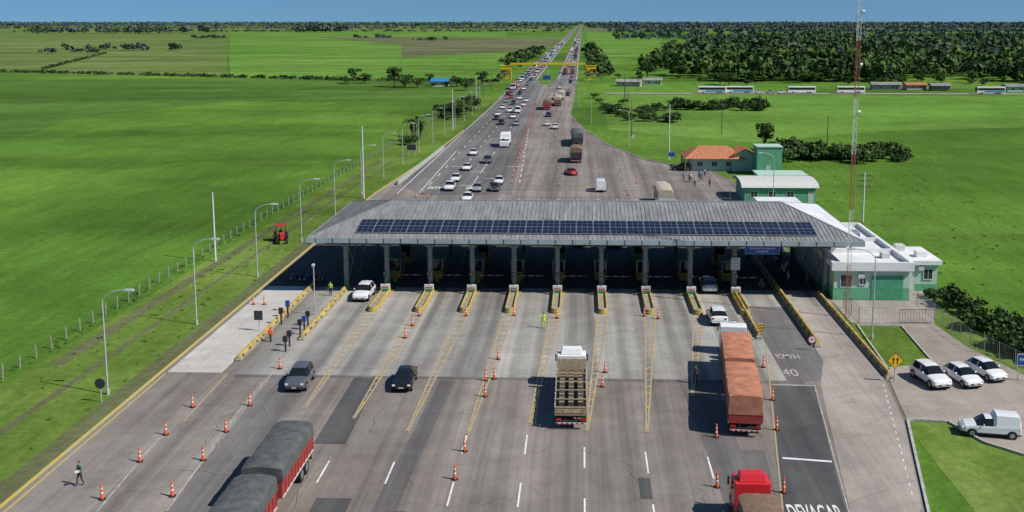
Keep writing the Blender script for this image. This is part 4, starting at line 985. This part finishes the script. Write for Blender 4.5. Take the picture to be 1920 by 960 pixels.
# ------------------------------------------------------------------ people
def person_mesh(pose):
    P={'pelvis':(0,0,.93,.14,.1),'waist':(0,0,1.08,.13,.09),'chest':(0,.0,1.3,.16,.1),'neckb':(0,0,1.45,.075,.06),'neck':(0,.01,1.51,.05,.05),'jaw':(0,.03,1.57,.065,.075),'head':(0,.02,1.65,.078,.095),'top':(0,.01,1.73,.055,.065)}
    E=[('pelvis','waist'),('waist','chest'),('chest','neckb'),('neckb','neck'),('neck','jaw'),('jaw','head'),('head','top')]
    for s,n in((-1,'l'),(1,'r')):
        st=pose.get('stride',0)*s
        P[n+'hip']=(s*.1,0,.88,.095,.1); P[n+'knee']=(s*.1,st*.5+abs(st)*.15+.02,.48,.06,.065); P[n+'ank']=(s*.1,st,.09,.038,.045); P[n+'toe']=(s*.11,st+.17,.035,.04,.03)
        P[n+'sh']=(s*.2,0,1.41,.06,.06)
        el,ha=pose.get(n+'arm',((s*.26,-.03-st*.4,1.13),(s*.27,.05-st*.8,.88)))
        P[n+'el']=(*el,.042,.042); P[n+'wr']=(*ha,.028,.03)
        h=Vector(ha); d=(h-Vector(el)).normalized(); pl=h+d*.08; P[n+'palm']=(*pl,.03,.036)
        E+=[('pelvis',n+'hip'),(n+'hip',n+'knee'),(n+'knee',n+'ank'),(n+'ank',n+'toe'),('chest',n+'sh'),(n+'sh',n+'el'),(n+'el',n+'wr'),(n+'wr',n+'palm')]
    names=list(P); me=bpy.data.meshes.new('person'); me.from_pydata([P[n][:3] for n in names],[(names.index(a),names.index(c)) for a,c in E],[])
    o=bpy.data.objects.new('person',me); col.objects.link(o); o.modifiers.new('s','SKIN')
    for i,n in enumerate(names):
        v=me.skin_vertices[0].data[i]; v.radius=(P[n][3],P[n][4]); v.use_root=(n=='pelvis')
    o.modifiers.new('u','SUBSURF').levels=1
    bpy.context.view_layer.update(); dg=bpy.context.evaluated_depsgraph_get(); out=bpy.data.meshes.new_from_object(o.evaluated_get(dg)); bpy.data.objects.remove(o)
    out.materials.clear()
    for m in(M['skin'],M['shirt_dark'],M['jeans'],M['shoe']): out.materials.append(m)
    b=MB()
    for n,s in(('l',-1),('r',1)):
        w=Vector(P[n+'wr'][:3]); p=Vector(P[n+'palm'][:3]); d=(p-w).normalized(); side=d.cross(Vector((1,0,0))).normalized()
        for k,(ln) in enumerate((.06,.075,.08,.07)):
            a=p+side*(k-1.5)*.018+d*.02; m1=a+d*ln*.55; e=m1+(d*.7+Vector((-s*.6,0,0))).normalized()*ln*.5
            b.cyl(a,m1,.0095,.0085,M['skin'],5); b.cyl(m1,e,.0085,.006,M['skin'],5)
        a=p-side*.03-d*.02; b.cyl(a,a+(d-side).normalized()*.06,.011,.008,M['skin'],5)
    hx=P['head']; b.cyl((0,hx[1]+.085,hx[2]+.01),(0,hx[1]+.115,hx[2]-.02),.01,.014,M['skin'],5)
    for s in(-1,1): b.box(s*.08-.008,s*.08+.008,-.0,.03,1.63,1.68,M['skin']); b.box(s*.03-.012,s*.03+.012,hx[1]+.083,hx[1]+.09,1.66,1.672,M['hair'])
    b.box(-.02,.02,hx[1]+.08,hx[1]+.09,1.585,1.593,M['redlamp'])
    fo=b.obj('tmp'); bm=bmesh.new(); bm.from_mesh(out); nf=len(bm.faces); bm.from_mesh(fo.data); bm.faces.ensure_lookup_table()
    for f in bm.faces[:nf]:
        f.smooth=True; c=f.calc_center_median()
        f.material_index=3 if c.z<.1 else 2 if (c.z<.98 and abs(c.x)<.2) else 1 if (c.z<1.49 and (abs(c.x)<.2 or c.z>1.16)) else 0
    for f in bm.faces[nf:]: f.material_index=0
    bm.to_mesh(out); bm.free(); bpy.data.objects.remove(fo)
    return out
bm=bmesh.new(); bmesh.ops.create_icosphere(bm,subdivisions=2,radius=1)
for v in bm.verts: v.co=Vector((v.co.x*.088,v.co.y*.105,v.co.z*.085))
bmesh.ops.delete(bm,geom=[v for v in bm.verts if v.co.z<-.015+max(0,v.co.y)*.5],context='VERTS')
HM=bpy.data.meshes.new('hair'); bm.to_mesh(HM); bm.free(); HM.materials.append(M['hair'])
PM={'stand':person_mesh({}),'walk':person_mesh({'stride':.3}),'wave':person_mesh({'rarm':((.42,.1,1.28),(.55,.28,1.42))}),'hold':person_mesh({'stride':.2,'larm':((-.27,.05,1.15),(-.15,.28,1.12)),'rarm':((.27,.0,1.15),(.24,.22,1.0))})}
def person(x,y,deg,pose,shirt,trs,label,group=None,z=.08):
    o=bpy.data.objects.new('person',PM[pose]); col.objects.link(o); o.location=(x,y,z); o.rotation_euler=(0,0,rad(deg)); o['label']=label; o['category']='person'
    if group: o['group']=group
    for i,m in((1,shirt),(2,trs)): o.material_slots[i].link='OBJECT'; o.material_slots[i].material=m
    h=bpy.data.objects.new('hair',HM); col.objects.link(h); h.parent=o; h.location=(0,.012,1.685)
    return o
person(-34.7,65.5,150,'hold',M['shirt_green'],M['shirt_dark'],'man in green shirt walking and holding papers')
b=MB(); b.box(-.15,.15,-.1,.1,0,.02,M['white']); o=b.obj('paper_sheet'); o.location=(-34.72,65.2,1.2); o['label']='white papers held by the walking man'; o['category']='paper'; o.rotation_euler=(.3,0,.5)
person(-29.4,114.8,170,'stand',M['hivis'],M['jeans'],'worker in yellow hi-vis vest standing beside guard wall')
person(-3.9,103.0,180,'wave',M['hivis'],M['hivis'],'worker in hi-vis clothes standing before toll island')
for k in range(13):
    person(24.7+R.random()*2.7,120+k*1.3+R.random(),R.uniform(0,360),R.choice(['stand','walk']),R.choice([M['shirt_white'],M['shirt_dark'],M['red'],M['blue_tarp'],M['shirt_white']]),R.choice([M['jeans'],M['shirt_dark']]),'pedestrian standing on the walkway beside the booths',group='people waiting on the walkway')
for k in range(9):
    person(19.5+R.random()*7,194+R.random()*16,R.uniform(0,360),R.choice(['stand','walk']),R.choice([M['shirt_white'],M['shirt_dark'],M['red'],M['blue_tarp']]),M['jeans'],'person standing on asphalt near the tiled house',group='people near the tiled house')
person(21.4,117.9,0,'walk',M['shirt_dark'],M['jeans'],'person walking beside the yellow guard wall')
person(10.2,87,0,'stand',M['shirt_dark'],M['shirt_dark'],'person in dark clothes standing in truck shade')
person(-31.7,119,30,'stand',M['shirt_dark'],M['jeans'],'person standing in the canopy shade')

# ------------------------------------------------------------------ vegetation
def crown_arrays(cx,cy,cz,rx,rz,n,size,seed=0):
    g=np.random.default_rng(seed); T=len(cx)
    d=g.normal(size=(T,n,3)); d[...,2]=np.abs(d[...,2])*.9-.3*g.random((T,n)); d/=np.linalg.norm(d,axis=2,keepdims=True)
    ph=g.random((T,1,3))*6.28; lob=1+.28*np.sin(d[...,0]*4+ph[...,0])*np.cos(d[...,1]*4+ph[...,1])+.2*np.sin(d[...,2]*6+ph[...,2])
    rr=(.58+.46*g.random((T,n)))*lob
    p=np.stack([cx[:,None]+d[...,0]*rx[:,None]*rr,cy[:,None]+d[...,1]*rx[:,None]*rr,cz[:,None]+d[...,2]*rz[:,None]*rr],-1)
    nrm=d+g.normal(size=d.shape)*.6; nrm/=np.linalg.norm(nrm,axis=2,keepdims=True)
    a=np.cross(nrm,g.normal(size=d.shape)); a/=np.linalg.norm(a,axis=2,keepdims=True); bq=np.cross(nrm,a)
    s=(size[:,None,None] if hasattr(size,'__len__') else size)*(.55+.8*g.random((T,n,1)))
    return np.stack([p-a*s-bq*s*.7,p+a*s*.9-bq*s*.6,p+a*s*.8+bq*s*.8,p-a*s*.7+bq*s*.65],2).reshape(-1,3)
def quads_mesh(name,q,mats,weights,seed=1,per=1):
    n=len(q)//4; me=bpy.data.meshes.new(name); me.vertices.add(n*4); me.vertices.foreach_set('co',q.astype(np.float32).ravel())
    me.loops.add(n*4); me.loops.foreach_set('vertex_index',np.arange(n*4,dtype=np.int32)); me.polygons.add(n); me.polygons.foreach_set('loop_start',np.arange(0,n*4,4,dtype=np.int32))
    g=np.random.default_rng(seed)
    for m in mats: me.materials.append(m)
    idx=g.choice(len(mats),n,p=weights)
    if per>1:
        t_=np.repeat(g.choice(len(mats),n//per+1,p=weights),per)[:n]; idx=np.where(g.random(n)<.65,t_,idx)
    me.polygons.foreach_set('material_index',idx.astype(np.int32)); me.update(calc_edges=True); me.validate(); return me
L3=[M['leafA'],M['leafB'],M['leafC']]
def tree_proto(h,r,seed,n=1100,leaf=.34,trunk=True,wts=(.45,.25,.3),name='tree',cat='tree',label='leafy green tree on the grass'):
    g=random.Random(seed); t=thing(name,label,cat)
    nl=g.randint(7,11); cx=[];cy=[];cz=[];rx=[];rz=[]
    for i in range(nl):
        a=i/nl*6.28*1.6+g.random(); k=r*g.uniform(.35,.65)*(i>0); cx.append(k*math.cos(a)); cy.append(k*math.sin(a)); cz.append(h*(.46 if trunk else .35)+g.uniform(-.14,.26)*h); rx.append(r*g.uniform(.3,.58)); rz.append(h*g.uniform(.13,.25)*(1 if trunk else 1.5))
    q=crown_arrays(np.array(cx),np.array(cy),np.array(cz),np.array(rx),np.array(rz),n//nl,leaf,seed=seed)
    me=quads_mesh('crown',q,L3,wts,seed); o=bpy.data.objects.new('crown',me); col.objects.link(o); o.parent=t
    b=MB()
    if trunk:
        b.cyl((0,0,0),(g.uniform(-.3,.3),g.uniform(-.3,.3),h*.5),h*.024+.05,h*.014+.03,M['bark'],8)
        for i in range(1,nl): b.cyl((0,0,h*.2+.02*i*h/2),(cx[i],cy[i],cz[i]),h*.011+.02,.03,M['bark'],6)
    else:
        for i in range(nl): b.cyl((0,0,0),(cx[i]*.8,cy[i]*.8,cz[i]),.05,.02,M['bark'],5)
    b.obj('trunk' if trunk else 'stem',t)
    return t
protos=[tree_proto(9,4.2,1),tree_proto(10,3.8,2),tree_proto(8,4.8,3,wts=(.4,.4,.2)),tree_proto(13,3.4,4),tree_proto(9,4.5,5,wts=(.35,.1,.55)),tree_proto(11,5,6,n=1400)]
used=set()
def tree(i,x,y,s,label='leafy green tree on the grass',group=None,sz=None):
    sc_=(s,s,s*(sz or R.uniform(.8,1.15)))
    if i not in used:
        used.add(i); t=protos[i]; t.location=(x,y,0); t.scale=sc_; t.rotation_euler=(0,0,R.uniform(0,6)); t['label']=label
        if group: t['group']=group
        return t
    return dup(protos[i],(x,y,0),R.uniform(0,6),sc_,label,group)
for x,y,s in((-85.7,489,1.1),(-92,495,1.2),(-80,492,.8),(-88,500,.9),(-118,522,1.0),(-113,524,.9),(-122,520,.7),(-62,500,.9),(-77,512,.7),(-54,470,.7),(-50,505,.9),(-66,496,.5),(-73,495,.4)): tree(R.randrange(6),x,y,s,'round leafy tree beside the far pasture',sz=.72)
for x,y,s in((-41.5,339,.75),(-40.5,348,.85),(-39.8,362,.8),(-43.5,355,.8),(-46.3,348,.7),(-42,372,.7),(-41,385,.6),(-48,342,.6),(-44,342,.6)): tree(R.choice([0,2,4,5]),x,y,s,'dense green tree on the roadside verge',sz=.7)
tree(3,45,250,.75,'slender tall tree above the bushes',sz=.85)
for x,y,s in((17,335,.5),(14.5,345,.55),(20,350,.6),(26,361,.5),(12,360,.5),(9,375,.5),(30,366,.5),(7,400,.5),(5,425,.5),(16,395,.5)): tree(R.choice([0,2,4,5]),x,y,s,'small bushy tree by the road',sz=.45)
bp=[tree_proto(3.6,3.2,21,800,.26,False,name='bush',cat='bush',label='dense green bush',wts=(.45,.15,.4)),tree_proto(3.0,2.6,22,700,.22,False,name='bush',cat='bush',label='dense green bush',wts=(.5,.3,.2)),tree_proto(3.4,3.0,23,800,.26,False,name='bush',cat='bush',label='dense green bush',wts=(.3,.1,.6))]
bu=set()
def bush(x,y,s,label='dense green bush on the grass',group=None,sz=1):
    i=R.randrange(3)
    if i not in bu: bu.add(i); t=bp[i]; t.location=(x,y,0); t.scale=(s,s,s*sz); t['label']=label
    else: t=dup(bp[i],(x,y,0),R.uniform(0,6),(s,s,s*sz),label)
    if group: t['group']=group
for k in range(30): bush(42+k*1.15+R.uniform(-.8,.8),238+R.uniform(-7,9),R.uniform(.7,1.5),'dense dark bush in the hedge row','hedge of bushes behind the house',R.uniform(.7,1.2))
for k in range(24): bush(34+k*1.4,374+R.uniform(-6,8),R.uniform(.7,1.4),'dense bush in the middle field','bushes in the middle field',R.uniform(.7,1.2))
for k in range(18): bush(8+R.random()*22,320+R.random()*50,R.uniform(.5,1.1),'scrubby bush beside the road','scrub beside the road')
for x,y,s in((42.3,113,.75),(43,109.5,.6),(42.3,104,.8),(44,101.5,.7),(41.5,98,.7),(42.6,96,.7),(44.5,97,.7),(43.5,93,.6),(40.8,116.5,.5),(46,105,.5)): bush(x,y,s,'leafy bush beside the yard fence')
for x,y,s in((-46,335,.8),(-44,330,.6),(-45,262,.8),(-47,268,.6)): bush(x,y,s,'bush at the verge')
def palm(x,y,h,s):
    t=thing('palm_tree','shaggy palm tree on the roadside verge','palm tree',(x,y,0)); b=MB(); b.cyl((0,0,0),(.2,0,h),.28,.2,M['bark'],8); b.obj('trunk',t)
    b=MB(); g=random.Random(int(x*10))
    for k in range(34):
        a=g.uniform(0,6.28); el=g.uniform(-.9,1.1); prev=Vector((.2,0,h)); L=g.uniform(1.8,2.6)*s
        for j in range(5):
            e=el-j*.38; nx=prev+Vector((math.cos(a)*math.cos(e),math.sin(a)*math.cos(e),math.sin(e)))*L/5
            w=.28*(1-j/5.5); sd=Vector((-math.sin(a),math.cos(a),0))*w; dz=Vector((0,0,.1))
            b.add([prev-sd-dz,prev,nx,nx-sd*.8-dz],[(0,1,2,3)],g.choice(L3)); b.add([prev,prev+sd-dz,nx+sd*.8-dz,nx],[(0,1,2,3)],g.choice(L3)); prev=nx
    b.obj('crown',t)
palm(-45.6,270,5.2,1.5); palm(-44.2,274,4.2,1.2); palm(-46.5,280,5,1.3)
def mass(name,label,cat,xy,hmin,hmax,n,mats,w,seed,rk=.42,qs=.34):
    g=np.random.default_rng(seed); xy=np.array(xy,float); T=len(xy); h=hmin+(hmax-hmin)*g.random(T)**1.6; r=h*rk*(.7+.7*g.random(T))
    q=crown_arrays(xy[:,0],xy[:,1],h*.5,r,h*.5,n,r*qs,seed=seed); q[:,2]=np.maximum(q[:,2],-.2)
    me=quads_mesh(name,q,mats,w,seed,n); o=bpy.data.objects.new(name,me); col.objects.link(o); o['kind']='stuff'; o['label']=label; o['category']=cat; return o
def inforest(x,y):
    if x<22+(y-560)*.16: return False
    v=math.sin(x*.031+1.3)*math.sin(y*.019+.5)+.7*math.sin(x*.011+y*.008)+.4*math.sin(x*.09)*math.sin(y*.07)
    return v>-.3
pts=[]
while len(pts)<3100:
    y=545+(R.random()**1.35)*1150; x=R.uniform(15,y*.62+40)
    if inforest(x,y): pts.append((x,y))
pn=[p for p in pts if p[1]<800]; pf=[p for p in pts if p[1]>=800]
mass('woodland','dense green woodland beyond the houses','woodland',pn,3,13,100,L3,(.42,.28,.3),31,.45,.25)
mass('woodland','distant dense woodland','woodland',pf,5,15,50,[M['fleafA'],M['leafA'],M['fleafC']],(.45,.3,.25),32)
for k in range(44):
    x=24+k*5.4+R.uniform(-4,4); tree(R.randrange(6),x,(540+R.uniform(-28,18)) if x>60 else 560+R.uniform(0,30),R.uniform(.35,1.1),'leafy tree at the woodland edge','trees at the woodland edge',R.uniform(.55,1))
def tline(x0_,x1_,y_,dy,n,hm,hx,seed,mats,w,q=26):
    g=random.Random(seed); mass('distant_tree_line','far hazy line of trees on the plain','tree line',[(g.uniform(x0_,x1_),y_+g.uniform(-dy,dy)) for _ in range(n)],hm,hx,q,mats,w,seed,.6)
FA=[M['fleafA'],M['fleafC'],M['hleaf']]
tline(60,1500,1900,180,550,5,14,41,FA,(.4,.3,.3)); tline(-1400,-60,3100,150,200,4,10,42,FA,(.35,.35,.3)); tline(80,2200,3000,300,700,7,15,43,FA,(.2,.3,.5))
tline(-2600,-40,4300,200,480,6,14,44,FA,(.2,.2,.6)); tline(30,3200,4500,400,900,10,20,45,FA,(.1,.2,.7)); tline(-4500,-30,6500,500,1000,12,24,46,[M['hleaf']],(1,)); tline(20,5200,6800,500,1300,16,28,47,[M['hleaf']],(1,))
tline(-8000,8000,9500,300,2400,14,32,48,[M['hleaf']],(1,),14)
tline(-1500,-1000,2700,60,90,8,20,49,FA,(.3,.4,.3)); tline(-840,-700,3000,60,45,12,24,50,FA,(.3,.4,.3)); tline(-60,-42,900,260,60,3,7,51,L3,(.4,.2,.4),40); tline(4,16,900,330,90,3,7,52,L3,(.4,.2,.4),40)
for cx_,cy_,nn in((-520,1010,14),(-480,1110,12),(-560,1150,10),(-400,1950,20),(-700,1900,22),(-250,1700,14)):
    tline(cx_-35,cx_+35,cy_,12,nn,4,8,int(abs(cx_)),FA,(.4,.4,.2),40)
g=random.Random(9); hp=[]
for (a,c,n) in(((-371,636),(-126,552),260),((-126,552),(-46,538),70),((-480,1013),(-362,672),120),((-46,566),(-50,700),20)):
    for _ in range(n): t_=g.random(); hp.append((a[0]+(c[0]-a[0])*t_+g.uniform(-1.5,1.5),a[1]+(c[1]-a[1])*t_+g.uniform(-1.5,1.5)))
mass('hedge','scrubby hedge along a field ditch','hedge',hp,.8,2.0,22,L3,(.4,.1,.5),61,.9)
g=random.Random(19); wp=[(-52+g.gauss(0,.5),g.uniform(70,230)) for _ in range(260)]+[(g.uniform(-50,-40),g.uniform(70,200)) for _ in range(200)]+[(g.uniform(40,70),g.uniform(60,230)) for _ in range(350)]
mass('grass_tufts','rough grass tufts and weeds','grass',wp,.08,.2,10,[M['leafB'],M['leafA']],(.85,.15),71,1.3)

# ------------------------------------------------------------------ world, sun, camera
sv=Vector((.93*math.cos(rad(46)),-.36*math.cos(rad(46)),math.sin(rad(46)))).normalized()
w=bpy.data.worlds.new('World'); sc.world=w; w.use_nodes=True; nt=w.node_tree; bg=nt.nodes['Background']
sky=nt.nodes.new('ShaderNodeTexSky'); sky.sky_type='NISHITA'; sky.sun_disc=False; sky.sun_elevation=rad(46); sky.sun_rotation=math.atan2(sv.x,sv.y)
sky.air_density=1.0; sky.dust_density=.3; sky.ozone_density=2.0
tc=nt.nodes.new('ShaderNodeTexCoord'); ad=nt.nodes.new('ShaderNodeVectorMath'); ad.operation='ADD'; ad.inputs[1].default_value=(0,0,.16)
mx=nt.nodes.new('ShaderNodeMix'); mx.data_type='RGBA'; mx.blend_type='MULTIPLY'; mx.inputs[0].default_value=1; mx.inputs[7].default_value=(.68,.96,1.1,1)
nt.links.new(tc.outputs['Generated'],ad.inputs[0]); nt.links.new(ad.outputs[0],sky.inputs['Vector'])
nt.links.new(sky.outputs[0],mx.inputs[6]); nt.links.new(mx.outputs[2],bg.inputs[0]); bg.inputs[1].default_value=.08
ld=bpy.data.lights.new('sun','SUN'); ld.energy=4.7; ld.angle=rad(.5); ld.color=(1,.955,.88); lo=bpy.data.objects.new('sun',ld); col.objects.link(lo); lo.rotation_euler=(-sv).to_track_quat('-Z','Y').to_euler()
cd=bpy.data.cameras.new('camera'); cd.sensor_width=36; cd.lens=1900/1920*36; cd.shift_x=-.0354; cd.shift_y=-.0906; cd.clip_end=80000; cd.clip_start=.5
co=bpy.data.objects.new('camera',cd); col.objects.link(co); co.location=(0,0,32); co.rotation_euler=(rad(90-7.97),0,rad(1.911)); sc.camera=co
sc.view_settings.view_transform='Standard'; sc.view_settings.look='None'; sc.view_settings.exposure=0
